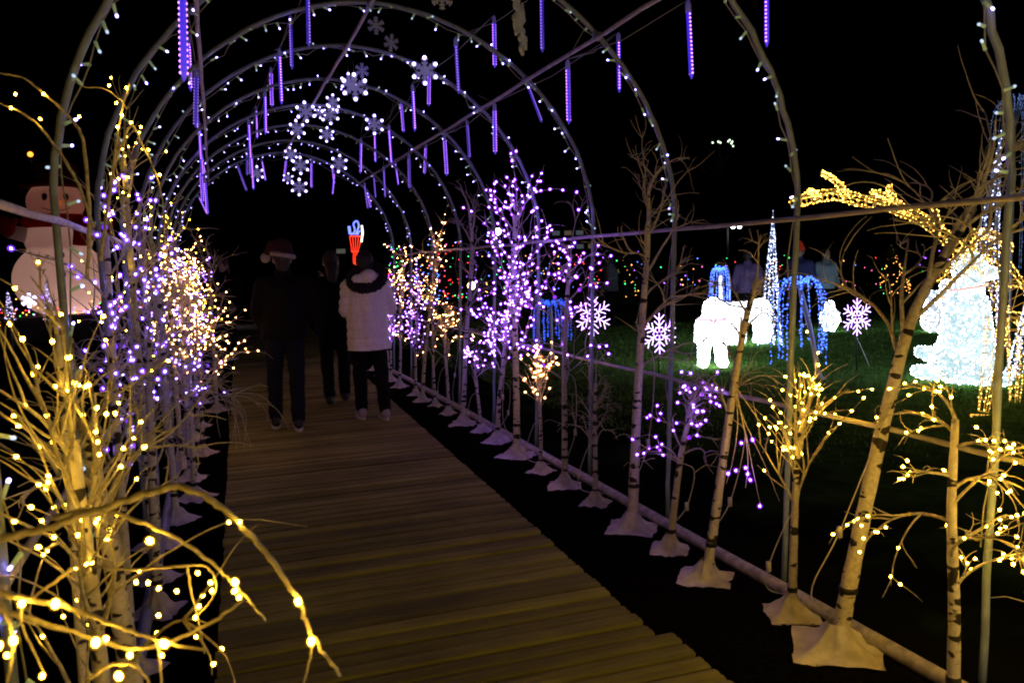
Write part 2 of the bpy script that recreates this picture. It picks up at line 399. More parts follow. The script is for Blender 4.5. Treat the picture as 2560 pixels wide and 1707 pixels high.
def grow(rng, p, d, L, r, lv, segs, spots, st):
    """one branch with its side twigs; st: lift, droop, curl, spacing"""
    n = max(4, int(L/.035)); n = min(n, 12); pts = [V(p)]; d = V(d).normalized(); step = L/n
    side = V((rng.gauss(0, 1), rng.gauss(0, 1), rng.gauss(0, .3))).normalized()
    for i in range(n):
        u = i/n
        bend = V((0, 0, st['lift']*(1-u)-st['droop']*u*u*2.2))
        d = (d+bend*.16+side*st['curl']*.12+V((rng.gauss(0, .07), rng.gauss(0, .07), rng.gauss(0, .07)))).normalized()
        pts.append(pts[-1]+d*step)
    segs.append((pts, [max(r*(1-.75*i/n), .0013) for i in range(n+1)]))
    sp = st['space']; acc = rng.uniform(.3, 1)*sp
    for i in range(1, n+1):
        acc += step
        if acc >= sp and (lv > 0 or i > n*.3) and rng.random() < st['fill']:
            acc = 0; dd = (pts[i]-pts[i-1]).normalized()
            spots.append((pts[i], (dd+V((rng.gauss(0, .5), rng.gauss(0, .5), rng.gauss(0, .5)))).normalized()))
    if lv < st['levels']:
        k = rng.randint(*st['kids'])
        for j in range(k):
            i = rng.randint(max(1, int(n*.25)), n-1); dd = (pts[i]-pts[i-1]).normalized()
            s = dd.orthogonal().normalized(); s = Matrix.Rotation(rng.uniform(0, 6.28), 3, dd) @ s
            grow(rng, pts[i], dd*.8+s*rng.uniform(.35, .9), L*rng.uniform(.4, .75), r*.55, lv+1, segs, spots, st)
    elif rng.random() < .5:      # bare wire tip past the last bulb
        e = pts[-1]; segs.append(([e, e+d*L*.25+V((rng.gauss(0, .01), rng.gauss(0, .01), -.01))], [.0014, .0008]))

STY = {
 'up':    dict(lift=.7, droop=.45, curl=.7, space=.06, fill=.8, levels=1, kids=(3, 6)),
 'fan':   dict(lift=.5, droop=.9, curl=.8, space=.085, fill=.62, levels=2, kids=(2, 4)),
 'curly': dict(lift=.4, droop=1.5, curl=3.0, space=.085, fill=.75, levels=2, kids=(2, 4)),
 'weep':  dict(lift=.5, droop=2.6, curl=.5, space=.085, fill=.6, levels=2, kids=(2, 4)),
 'bare':  dict(lift=.55, droop=.35, curl=1.5, space=9, fill=0, levels=2, kids=(2, 4)),
}
WARM, PURP = M_WARM, M_PURP
GR = 'birch light trees along the right of the boardwalk'
def tree(label, path, r0, style, bulb, br, seed, nb=8, bl=.35, frm=.45, skirt_s=.17, group=None, split=True, fill=None, ang=(.35, .8), tie=True, r1=None, extra=None, only=None, space=None, maxb=85):
    """path: trunk centre line in world space, first point on the ground"""
    rng = random.Random(seed); st = dict(STY[style])
    if fill is not None: st['fill'] = fill
    if space: st['space'] = space
    b0 = V(path[0]); root = thing('birch_light_tree', label, 'light tree', b0, group=group)
    P = [p-b0 for p in curve_pts(path, 6)]
    H = P[-1].z; N = len(P); r1 = r1 or r0*.5
    rad = [r0*(1-(i/(N-1)))+r1*(i/(N-1)) for i in range(N)]
    rad = [q*(1+.05*math.sin(i*2.3+seed)) for i, q in enumerate(rad)]
    mb = MB(); mb.tube(P, rad, 10)
    tr = mb.build('trunk', M_BIRCH, root)
    link('base', skirt(skirt_s*rng.uniform(.95, 1.1), .05+r0*1.2, r0*1.02, seed), root, (0, 0, .0), rot=Matrix.Rotation(rng.uniform(-.25, .25)+.9, 3, 'Z').to_quaternion())
    if tie:
        q = P[max(2, int(N*.14))]; mb = MB(); mb.tube([q+V((0, 0, -.011)), q+V((0, 0, .011))], r0*1.06, 10); mb.build('cable_tie', M_BLACK, root)
    lim = []
    for j in range(nb):
        u = frm+(1-frm)*((j+.3)/nb); i = min(N-2, int(u*(N-1))); p = P[i]
        a = j*2.4+rng.uniform(-.5, .5); t = (P[i+1]-P[i]).normalized()
        s = Matrix.Rotation(a, 3, t) @ t.orthogonal().normalized(); k = rng.uniform(*ang)
        L = bl*rng.uniform(.75, 1.2)*(1.1-.5*(u-frm)/(1-frm+1e-6))
        lim.append((p, t*math.cos(k)+s*math.sin(k), L, rad[i]*.5+.0012))
    lim.append((P[-1], (P[-1]-P[-3]).normalized(), bl*.7, r1))
    rb = bulb_of(bulb, br) if bulb else None
    grown = []
    for p, d, L, r in lim:
        segs = []; spots = []
        grow(rng, p, d, L, min(r, .0105 if style == 'bare' else .0068), 0, segs, spots, st)
        if only: spots = [q for q in spots if only(q[0]+b0)]
        grown.append((segs, spots))
    tot = sum(len(g[1]) for g in grown); keep = min(1, maxb/max(tot, 1))
    for segs, spots in grown:
        mb = MB()
        for pts, rr in segs: mb.tube(pts, rr, 5)
        bo = mb.build('branch', M_TWIG, root)
        spots = [q for q in spots if rng.random() < keep]
        if bulb and spots:
            if split:
                for q, dd in spots: link('bulb', rb, bo, q, rot=quat(dd))
            else:
                jb = MB()
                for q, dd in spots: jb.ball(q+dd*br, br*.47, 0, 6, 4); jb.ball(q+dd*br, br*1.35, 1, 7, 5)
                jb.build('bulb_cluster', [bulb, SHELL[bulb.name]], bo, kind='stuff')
    if group == GR and b0.y > 2.1 and b0.y < 8.5:      # the mains lead of each tree, hanging to the ground rail
        q = P[int(N*.5)]; a = rng.choice((-1, 1)); mb = MB(); h = q.z
        mb.tube(curve_pts([q+V((0, -r0, 0)), q+V((a*.07, -.03, -h*.12)), V((a*.10+q.x*.5, .04, h*.45)), V((a*.06, .08, h*.2)), V((.12, .1, .03))], 6), .0026, 4); mb.box(V((a*.10+q.x*.5, .04, h*.45)), (.016, .016, .045))
        mb.build('power_cord', mat('white_cord', (.6, .6, .58), .5), root)
    if extra:
        for ctrl, r, bl_, bm in extra:
            pts = [p-b0 for p in curve_pts(ctrl, 7)]; n = len(pts); mb = MB()
            mb.tube([p+V((rng.gauss(0, r*.12), rng.gauss(0, r*.12), rng.gauss(0, r*.12))) for p in pts], [r*.66*(1-.62*i/(n-1))*rng.uniform(.9, 1.12) for i in range(n)], 8); bo = mb.build('branch', M_TWIG, root)
            for q, s in bl_:
                dd = V((rng.gauss(0, .4), rng.gauss(0, .4), -1)).normalized()
                link('bulb', bulb_of(bm, s*1.1), bo, q-b0, rot=quat(dd))
    return root

D1 = 1.02
def pl(L, D=D1): return [AD(x, y, D+(d[0] if d else 0)) for x, y, *d in L]
def trunk_px(base, pts):
    """trunk line from pixels: the base stands on the lawn, the rest lies in the upright plane through it that faces along the row"""
    b = G(*base); return [b]+[AY(x, y, b.y+dy) for x, y, dy in pts]

GR = 'birch light trees along the right of the boardwalk'
# right-hand row, from the near end of the boardwalk to its far end
tree('curly yellow-lit birch light tree with looping drooping branches at the near hoop leg', [V((2.30, 2.02, 0)), V((2.31, 2.03, .35)), V((2.30, 2.04, .72)), V((2.31, 2.04, 1.02))], .024, 'curly', WARM, .0072, 301, 9, .36, .42, .15, GR, ang=(.6, 1.3), maxb=110)
tree('thick leaning birch light tree with tall bare spreading crown on a wide pale base', trunk_px((1922, 1490), [(1955, 1320, 0), (2005, 1080, 0), (2050, 890, .02), (2092, 740, .03), (2150, 620, .05), (2235, 480, .08)]), .036, 'bare', None, 0, 302, 8, .66, .55, .21, GR, ang=(.2, .75), r1=.016)
tree('short yellow-lit birch light tree with flame-like crown beside the thick leaning one', trunk_px((1818, 1412), [(1822, 1290, 0), (1826, 1160, 0), (1834, 1020, 0), (1848, 960, 0)]), .021, 'up', WARM, .0072, 303, 12, .36, .46, .16, GR, ang=(.2, .65), maxb=70)
tree('leaning unlit birch light tree with hanging twigs holding a few violet bulbs', trunk_px((1622, 1330), [(1640, 1205, 0), (1662, 1050, 0), (1688, 870, 0), (1712, 740, 0), (1738, 640, .02)]), .026, 'weep', PURP, .0062, 304, 9, .34, .45, .18, GR, maxb=0, extra=[(pl(c_, 3.78), .0048, [(AD(x, y, 3.77), .0068) for x, y in b_], M_PURP) for c_, b_ in (
 ([(1688, 880), (1700, 940), (1716, 1010), (1730, 1080), (1748, 1165)], [(1722, 1100), (1746, 1160), (1703, 1015), (1728, 1008)]), ([(1690, 900), (1694, 980), (1682, 1060), (1668, 1110)], [(1672, 1085), (1690, 1078)]), ([(1695, 930), (1725, 1000), (1758, 1070), (1790, 1150)], []), ([(1692, 910), (1712, 1000), (1718, 1070), (1712, 1120)], [(1712, 1072), (1718, 1086)]), ([(1690, 890), (1740, 960), (1764, 1000), (1752, 1040)], []))])
tree('violet-lit birch light tree with short curling branches between two bare trees', trunk_px((1538, 1265), [(1548, 1170, 0), (1562, 1060, 0), (1578, 980, 0), (1590, 925, 0)]), .022, 'curly', PURP, .0075, 305, 11, .30, .45, .14, GR, ang=(.5, 1.1), maxb=64)
tree('tall thick birch light tree with bare dark crown reaching above the side rail', trunk_px((1452, 1215), [(1458, 1060, 0), (1466, 880, 0), (1478, 700, 0), (1488, 560, 0), (1490, 450, 0)]), .034, 'bare', None, 0, 306, 10, .52, .42, .19, GR, ang=(.45, 1.1), r1=.009)
tree('slender unlit birch light tree with thin drooping twigs close to a hoop leg', trunk_px((1367, 1158), [(1367, 1060, 0), (1366, 960, 0), (1368, 880, 0)]), .019, 'weep', None, 0, 307, 8, .26, .4, .12, GR)
tree('birch light tree with open crown of violet bulbs in front of a lit snowflake', trunk_px((1297, 1118), [(1297, 980, 0), (1296, 850, 0), (1302, 700, 0), (1310, 590, 0)]), .023, 'fan', PURP, .0088, 308, 12, .44, .42, .16, GR, ang=(.5, 1.1), maxb=95)
tree('small birch light tree with tuft of peach bulbs on a thin stem', trunk_px((1242, 1085), [(1242, 1000, 0), (1240, 920, 0), (1240, 850, 0)]), .017, 'up', M_PINKWARM, .0085, 309, 10, .27, .58, .13, GR, ang=(.1, .5), maxb=58)
tree('tallest birch light tree with a crown crowded with violet bulbs', trunk_px((1187, 1048), [(1186, 900, 0), (1182, 740, 0), (1180, 600, 0), (1186, 470, 0)]), .03, 'up', PURP, .0092, 310, 20, .50, .34, .19, GR, ang=(.35, .9), space=.06, maxb=210)
tree('violet-lit birch light tree with forked crown beside the tallest tree', trunk_px((1142, 1015), [(1146, 920, 0), (1156, 830, 0), (1162, 740, 0)]), .023, 'fan', PURP, .0092, 311, 9, .36, .5, .15, GR, maxb=85)
tree('low thin birch light tree with a handful of violet bulbs', trunk_px((1106, 992), [(1100, 930, 0), (1092, 870, 0), (1090, 830, 0)]), .018, 'curly', PURP, .008, 312, 6, .24, .5, .12, GR, fill=.5, maxb=26)
tree('stout birch light tree with bare forked top and low violet twigs', trunk_px((1063, 975), [(1066, 890, 0), (1070, 780, 0), (1080, 660, 0), (1084, 560, 0), (1078, 480, 0)]), .027, 'bare', None, 0, 313, 9, .4, .4, .17, GR)
tree('birch light tree with drooping mop of peach bulbs among bare twigs', trunk_px((1031, 952), [(1028, 880, 0), (1022, 800, 0), (1024, 740, 0)]), .019, 'weep', M_PINKWARM, .008, 314, 9, .36, .5, .12, GR, split=False, fill=.45, maxb=72)
tree('thin unlit birch light tree squeezed between lit ones', trunk_px((1000, 934), [(996, 860, 0), (994, 780, 0), (996, 700, 0)]), .016, 'weep', None, 0, 315, 7, .4, .4, .1, GR)
tree('tall birch light tree with plume of peach bulbs above the side rail', trunk_px((970, 922), [(974, 840, 0), (984, 740, 0), (996, 640, 0), (1006, 560, 0)]), .022, 'up', M_PINKWARM, .0085, 316, 10, .42, .5, .15, GR, split=False, fill=.45, maxb=70)
tree('birch light tree with dense column of violet bulbs near the white coat', trunk_px((955, 908), [(954, 830, 0), (956, 740, 0), (962, 650, 0)]), .021, 'up', PURP, .0095, 317, 12, .3, .35, .13, GR, split=False, fill=.45, maxb=110)
tree('birch light tree with arching yellow crown just behind the white coat', trunk_px((918, 890), [(920, 800, 0), (920, 700, 0), (925, 620, 0)]), .02, 'fan', M_PINKWARM, .0085, 318, 11, .42, .5, .13, GR, split=False, fill=.45, ang=(.1, .6), maxb=85)
tree('violet-lit birch light tree half hidden by the white coat', trunk_px((898, 876), [(898, 790, 0), (900, 700, 0)]), .018, 'fan', PURP, .0095, 319, 9, .3, .4, .12, GR, split=False, fill=.45, maxb=60)
for k, (yy, bm, sd) in enumerate(((11.3, PURP, 330), (11.9, M_PINKWARM, 331), (12.5, PURP, 332))):
    tree(['violet-lit far birch light tree hidden behind people at tunnel end', 'peach-lit far birch light tree hidden behind people at tunnel end', 'last violet birch light tree of the row behind people'][k],
         [V((2.22, yy, 0)), V((2.2, yy, .5)), V((2.22, yy, 1.15))], .018, 'fan', bm, .0095, sd, 8, .35, .4, .12, GR, split=False)

# left-hand row
GL = 'birch light trees along the left of the boardwalk'
def LT(label, x, y, h, r, style, bm, br, seed, nb=9, bl=.34, frm=.45, lean=(0, 0), **kw):
    tree(label, [V((x, y, 0)), V((x+lean[0]*.3, y+lean[1]*.3, h*.35)), V((x+lean[0]*.6, y+lean[1]*.6, h*.7)), V((x+lean[0], y+lean[1], h))], r, style, bm, br, seed, nb, bl, frm, .15, GL, **kw)
ext = [
 (pl([(-80, 1245), (60, 1225), (200, 1180), (330, 1135), (410, 1118), (490, 1150), (570, 1222), (640, 1310), (688, 1385), (708, 1440), (745, 1500), (782, 1552)]), .0082,
  [(AD(551, 1195, D1-.01), .003), (AD(684, 1374, D1-.012), .0058), (AD(716, 1464, D1-.01), .0062)], M_WARM),
 (pl([(706, 1435), (717, 1475), (708, 1530), (694, 1580)]), .0032, [], M_WARM),
 (pl([(120, 1190), (220, 1172), (320, 1198), (410, 1238), (490, 1295), (545, 1350), (612, 1424)], 1.12), .0062, [(AD(340, 1238, 1.1), .0066), (AD(537, 1330, 1.1), .0062), (AD(543, 1352, 1.1), .0048), (AD(551, 1367, 1.1), .004)], M_WARM),
 (pl([(-40, 1345), (60, 1375), (150, 1392), (260, 1432), (360, 1470), (478, 1492)], .95), .006, [(AD(50, 1380, .94), .0054), (AD(128, 1378, .94), .0066), (AD(220, 1466, .94), .0068), (AD(242, 1462, .94), .004), (AD(370, 1474, .94), .0068)], M_WARM),
 (pl([(-40, 1395), (40, 1412), (130, 1440), (220, 1468), (300, 1490), (400, 1470), (500, 1420), (560, 1375)], .98), .0055, [(AD(298, 1498, .97), .0044)], M_WARM),
 (pl([(215, 1300), (310, 1308), (400, 1300), (470, 1300), (495, 1330), (490, 1370), (455, 1412)], 1.3), .004, [(AD(x, y, 1.29), .0042) for x, y in ((312, 1333), (340, 1334), (366, 1346), (404, 1354), (452, 1312), (482, 1334), (487, 1352), (448, 1413), (362, 1410))], M_WARM),
 (pl([(430, 1300), (440, 1360), (455, 1420), (470, 1500)], 1.3), .003, [(AD(458, 1388, 1.29), .0042)], M_WARM),
 (pl([(50, 1380), (50, 1430), (70, 1480), (100, 1540)], .95), .003, [(AD(98, 1546, .94), .004)], M_WARM),
 (pl([(170, 1300), (120, 1340), (60, 1378)], .97), .004, [], M_WARM),
 (pl([(-30, 1330), (20, 1420), (30, 1500), (10, 1590)], .8), .004, [(AD(30, 1462, .79), .0052), (AD(-2, 1474, .79), .0052), (AD(14, 1500, .79), .003)], M_WARM),
 (pl([(200, 1560), (260, 1525), (320, 1535), (360, 1600)], .9), .004, [(AD(270, 1545, .89), .0058)], M_WARM),
 (pl([(360, 1470), (368, 1520), (372, 1590)], .95), .0028, [(AD(371, 1500, .94), .003)], M_WARM),
]
tree('yellow-lit birch light tree whose long branches arch out over the boardwalk', [V((-.56, .62, 0)), V((-.56, .64, .5)), V((-.55, .66, 1.0)), V((-.54, .68, 1.3))], .025, 'fan', WARM, .0052, 400, 2, .16, .7, .15, GL, extra=ext, maxb=0)
LT('yellow-lit birch light tree with dense spray of bulbs, beside the thick pale trunk', -.28, 1.95, 1.25, .0225, 'up', WARM, .0062, 401, 13, .46, .42, (-.03, 0), ang=(.2, .75), fill=.5, maxb=85)
LT('thick pale birch light tree with dark marks and bare forked limbs', -.27, 2.45, 1.15, .037, 'bare', None, 0, 402, 7, .38, .6, (-.09, .05))
tree('thin birch light tree with long bare limbs arching up beside the snowman', [V((-.40, 2.35, 0)), V((-.40, 2.36, .5)), V((-.40, 2.4, 1.0)), V((-.40, 2.42, 1.45))], .017, 'fan', WARM, .0058, 403, 4, .24, .7, .13, GL, fill=.4, maxb=10, extra=[
 (pl([(200, 640), (206, 500), (192, 330), (160, 270), (100, 215), (50, 178), (-20, 165)], 2.4), .0085, [(AD(x, y, 2.39), .005) for x, y in ((36, 214), (100, 214))], M_WARM),
 (pl([(215, 520), (180, 425), (130, 340), (80, 280), (20, 245), (-20, 235)], 2.4), .008, [(AD(x, y, 2.39), .005) for x, y in ((25, 246), (92, 272))], M_WARM),
 (pl([(230, 600), (255, 420), (272, 300), (285, 235), (300, 190)], 2.5), .0085, [(AD(x, y, 2.49), .005) for x, y in ((290, 200), (280, 262), (270, 290), (300, 280), (268, 235), (252, 195))], M_WARM),
 (pl([(262, 380), (300, 290), (330, 340), (365, 420), (380, 520)], 2.6), .007, [(AD(x, y, 2.59), .005) for x, y in ((323, 290), (340, 342), (365, 400))], M_WARM),
 (pl([(285, 235), (240, 205), (195, 200), (165, 185)], 2.5), .003, [(AD(x, y, 2.49), .005) for x, y in ((182, 266),)], M_WARM)])
LT('slim violet-lit birch light tree behind the thick pale one', -.42, 3.5, 1.75, .024, 'up', M_BLUEV, .0075, 404, 12, .38, .4, (.03, .05), fill=.34, maxb=56)
LT('birch light tree on dark base with bare weeping twigs over the boardwalk', -.36, 4.1, 1.3, .026, 'weep', None, 0, 405, 12, .46, .5, (.05, .05), ang=(.6, 1.2), extra=[(pl([(395+6*i, 880+5*i), (450+8*i, 845+8*i), (490+10*i, 870+9*i), (525+8*i, 925+6*i), (545+8*i-12*(i % 3), 975+8*i), (552+9*i-18*(i % 3), 1015+7*(i % 2)*3)], 4.35+.05*i), .0045, [], M_WARM) for i in range(6)])
LT('tall yellow-lit birch light tree with twigs up to the side purlin', -.40, 4.55, 2.2, .024, 'up', WARM, .006, 406, 12, .42, .45, (.0, .1), fill=.4, maxb=60)
LT('violet-lit birch light tree with full crown deep in the left row', -.42, 5.1, 1.75, .023, 'up', M_BLUEV, .009, 407, 13, .4, .4, (.05, 0), fill=.34, maxb=85)
LT('unlit birch light tree with tangle of fine twigs in the left row', -.34, 5.6, 1.55, .024, 'weep', None, 0, 408, 13, .42, .45)
LT('low violet-lit birch light tree with drooping bulbs beside the boardwalk edge', -.24, 6.1, .95, .022, 'weep', M_BLUEV, .0085, 409, 9, .26, .55, (.03, 0), maxb=44)
LT('peach-lit birch light tree with very dense crown leaning to the boardwalk', -.28, 6.7, 1.5, .023, 'fan', M_PINKWARM, .009, 410, 11, .42, .38, (.03, 0), split=False, fill=.3, maxb=135)
LT('yellow-lit birch light tree with tall plume behind the peach one', -.36, 7.2, 1.95, .022, 'up', WARM, .007, 411, 12, .42, .42, split=False, fill=.3, maxb=85)
LT('low peach and bare birch light tree with outward spreading twigs', -.2, 7.6, 1.1, .022, 'fan', M_PINKWARM, .0085, 412, 11, .34, .5, (.02, 0), split=False, fill=.3, maxb=85)
LT('violet-lit birch light tree in the far left row', -.3, 8.3, 1.6, .022, 'up', M_BLUEV, .01, 413, 12, .4, .4, split=False, fill=.3, maxb=90)
LT('peach-lit birch light tree in the far left row', -.26, 9.0, 1.65, .022, 'fan', M_PINKWARM, .0095, 414, 11, .42, .4, split=False, fill=.3, maxb=110)
LT('tall bare birch light tree at the far left beside the standing visitor', -.08, 9.9, 1.75, .022, 'bare', None, 0, 415, 10, .42, .4, (.03, 0))
LT('yellow-lit birch light tree near the far left end of the tunnel', -.25, 10.6, 1.6, .021, 'up', WARM, .009, 416, 11, .4, .4, split=False, fill=.3, maxb=85)
LT('violet-lit birch light tree near the far left end of the tunnel', -.25, 11.5, 1.5, .021, 'fan', PURP, .0095, 417, 11, .4, .4, split=False, maxb=85)

# ------------------------------------------------------------------ meteor tubes hung from the frame
def tubes():
    rng = random.Random(5); LEN = .38
    mb = MB(); mb.tube([(0, 0, .012), (0, 0, -.004), (0, 0, -.012), (0, 0, -.05)], [.004, .013, .0145, .0145], 8); cap = mb.mesh('cap', mat('smoke_cap', (.25, .25, .33), .3, (.2, .15, .8), .12))
    mb = MB(); mb.tube([(0, 0, -.048), (0, 0, -.345), (0, 0, -.365), (0, 0, -.38)], [.0118, .0118, .008, .002], 10); tub = mb.mesh('tube', glow('violet_tube', (.06, .02, 1.0), .75))
    mb = MB()
    for k in range(16):
        z = -.06-k*.0195
        for a in range(2):
            an = a*3.14159
            mb.ball((.0098*math.cos(an), .0098*math.sin(an), z), (.0056, .0056, .005), 0, 6, 4)
    led = mb.mesh('led_strip', glow('violet_strip_led', (.62, .22, 1.0), 4.0))
    led_d = led.copy(); led_d.materials[0] = glow('violet_strip_led_dim', (.45, .2, 1.0), 1.6); tub_d = tub.copy(); tub_d.materials[0] = glow('violet_tube_dim', (.05, .03, 1.0), .32)
    S = lambda *L: [tuple(v/K for v in q) for q in L]
    sets = {
     'violet meteor tube hanging below the purlin on the lawn side': S((1916, -70, 1917, 118), (1720, 7, 1729, 198), (1546, 86, 1548, 232), (1419, 154, 1422, 311), (1236, 261, 1238, 386), (1167, 302, 1174, 397), (1111, 339, 1117, 440), (1065, 361, 1061, 436), (1022, 386, 1024, 473), (987, 400, 996, 464), (959, 418, 963, 495), (934, 439, 939, 495)),
     'violet meteor tube on the wire right of the ridge': S((1354, -18, 1356, 132), (1235, 43, 1237, 170), (1139, 98, 1147, 236), (1073, 168, 1072, 266), (1031, 214, 1037, 329), (1002, 250, 1009, 332), (972, 314, 979, 411), (937, 332, 939, 407), (902, 348, 901, 434)),
     'violet meteor tube on the wire left of the ridge': S((768, -40, 772, 118), (726, 43, 730, 174), (698, 125, 704, 262), (677, 171, 680, 268), (662, 229, 664, 337), (640, 268, 643, 348), (621, 300, 626, 400), (625, 357, 626, 439), (617, 375, 618, 439), (629, 385, 634, 475)),
     'violet meteor tube in the bright cascade above the left trees': S((455, -80, 460, 204), (471, 91, 477, 229), (491, 175, 489, 320), (489, 240, 497, 335), (498, 307, 504, 404), (499, 345, 506, 440), (502, 375, 514, 446), (502, 421, 507, 507), (512, 446, 519, 537)),
     'violet meteor tube at the far end of the tunnel': S((654, 398, 664, 453), (716, 396, 710, 453), (779, 400, 779, 471), (831, 411, 836, 460), (836, 428, 831, 487), (918, 475, 927, 520)),
    }
    single = [('slanting violet meteor tube at the crossing of hoop and lawn-side purlin', (1318, 211, 1355, 307)), ('slanting violet meteor tube hung from the last hoop on the left', (593, 412, 617, 478)),
              ('slanting violet meteor tube closing the bright cascade', (496, 489, 519, 536)), ('slanting violet meteor tube hung from the last hoop on the right', (911, 457, 920, 523))]
    ORD = ['first', 'second', 'third', 'fourth', 'fifth', 'sixth', 'seventh', 'eighth', 'ninth', 'tenth', 'last']
    def put(label, q, group):
        x0, y0, x1, y1 = q; l = math.hypot(x1-x0, y1-y0)*K
        D = FPX*LEN/l; D = min(max(D, 2.2), 12.6)
        a = AD(x0, y0, D); b = AD(x1, y1, D); L = (b-a).length
        t = thing('meteor_tube', label if not group else label+' by the '+ORD[min(range(11), key=lambda i: abs(HY[i]-a.y))]+' hoop', 'light tube', a, group=group)
        t.rotation_mode = 'QUATERNION'; t.rotation_quaternion = V((0, 0, -1)).rotation_difference((b-a).normalized())
        t.rotation_quaternion = t.rotation_quaternion @ Matrix.Rotation(rng.uniform(0, 6), 3, 'Z').to_quaternion()
        t.scale = (1.0, 1.0, L/LEN)
        dimt = rng.random() < .22
        link('cap', cap, t); link('tube', tub_d if dimt else tub, t); link('led_strip', led_d if dimt else led, t, kind='stuff')
        return a
    for lab, L in sets.items():
        tops = [put(lab, q, 'meteor tubes: '+lab.split(' tube ')[1]) for q in L]
        tops.sort(key=lambda p: p.y)
        # the cord they hang on, tied up to the frame at every tube
        mb = MB(); o = tops[0]; pts = []
        for i, p in enumerate(tops):
            if i:
                mid = (tops[i-1]+p)/2+V((0, 0, -.03)); pts.append(mid-o)
            pts.append(p+V((0, 0, .012))-o)
        if len(pts) > 2: mb.tube(pts, .0028, 4)
        for p in tops:
            dx = (p.x-XC)/HA
            zt_ = ZS+(ZT-ZS)*math.sqrt(max(0, 1-min(1, dx*dx)))
            if zt_ > p.z+.03:
                yy = min(HY, key=lambda h: abs(h-p.y))
                mb.tube([p+V((0, 0, .01))-o, V((p.x, p.y+(yy-p.y)*.8, zt_))-o], .0016, 4)
        wo = mb.build('hanging_wire', M_WIRE, None, loc=o)
        tag(wo, 'thin pale wire carrying meteor tubes '+lab.split(' tube ')[1].replace('hanging ', '') if 'wire' not in lab else 'thin pale wire strung '+lab.split('wire ')[1]+' carrying meteor tubes', 'wire')
    for lab, q in single: put(lab, tuple(v/K for v in q), None)
tubes()

# ------------------------------------------------------------------ snowflakes hung under the ridge
def flake_mesh(mats, thick=.05, tri=True):
    """flat cut snowflake of radius 1 in the xz plane"""
    mb = MB(); t = thick
    def bar(p, q, w):
        p = V((p[0], 0, p[1])); q = V((q[0], 0, q[1])); d = (q-p).normalized(); n = V((-d.z, 0, d.x))*w/2
        vs = [c+s*n+V((0, e*t/2, 0)) for c in (p, q) for s in (-1, 1) for e in (-1, 1)]
        mb.add(vs, [(0, 1, 3, 2), (4, 6, 7, 5), (0, 4, 5, 1), (2, 3, 7, 6), (0, 2, 6, 4), (1, 5, 7, 3)])
    for k in range(6):
        a = math.pi/3*k+math.pi/6; c, s = math.cos(a), math.sin(a); e = .0013*k
        P = lambda r, o: (r*c-o*s, r*s+o*c)
        t = thick+e
        bar(P(0, 0), P(1, 0), .17)
        for r in (.45, .74):
            for sg in (-1, 1): t += .002; bar(P(r-.04, 0), P(r+.2, sg*.23), .13)
        t += .003; bar(P(.28, -.18), P(.28, .18), .13)
    return mb.mesh('plate', mats, False)
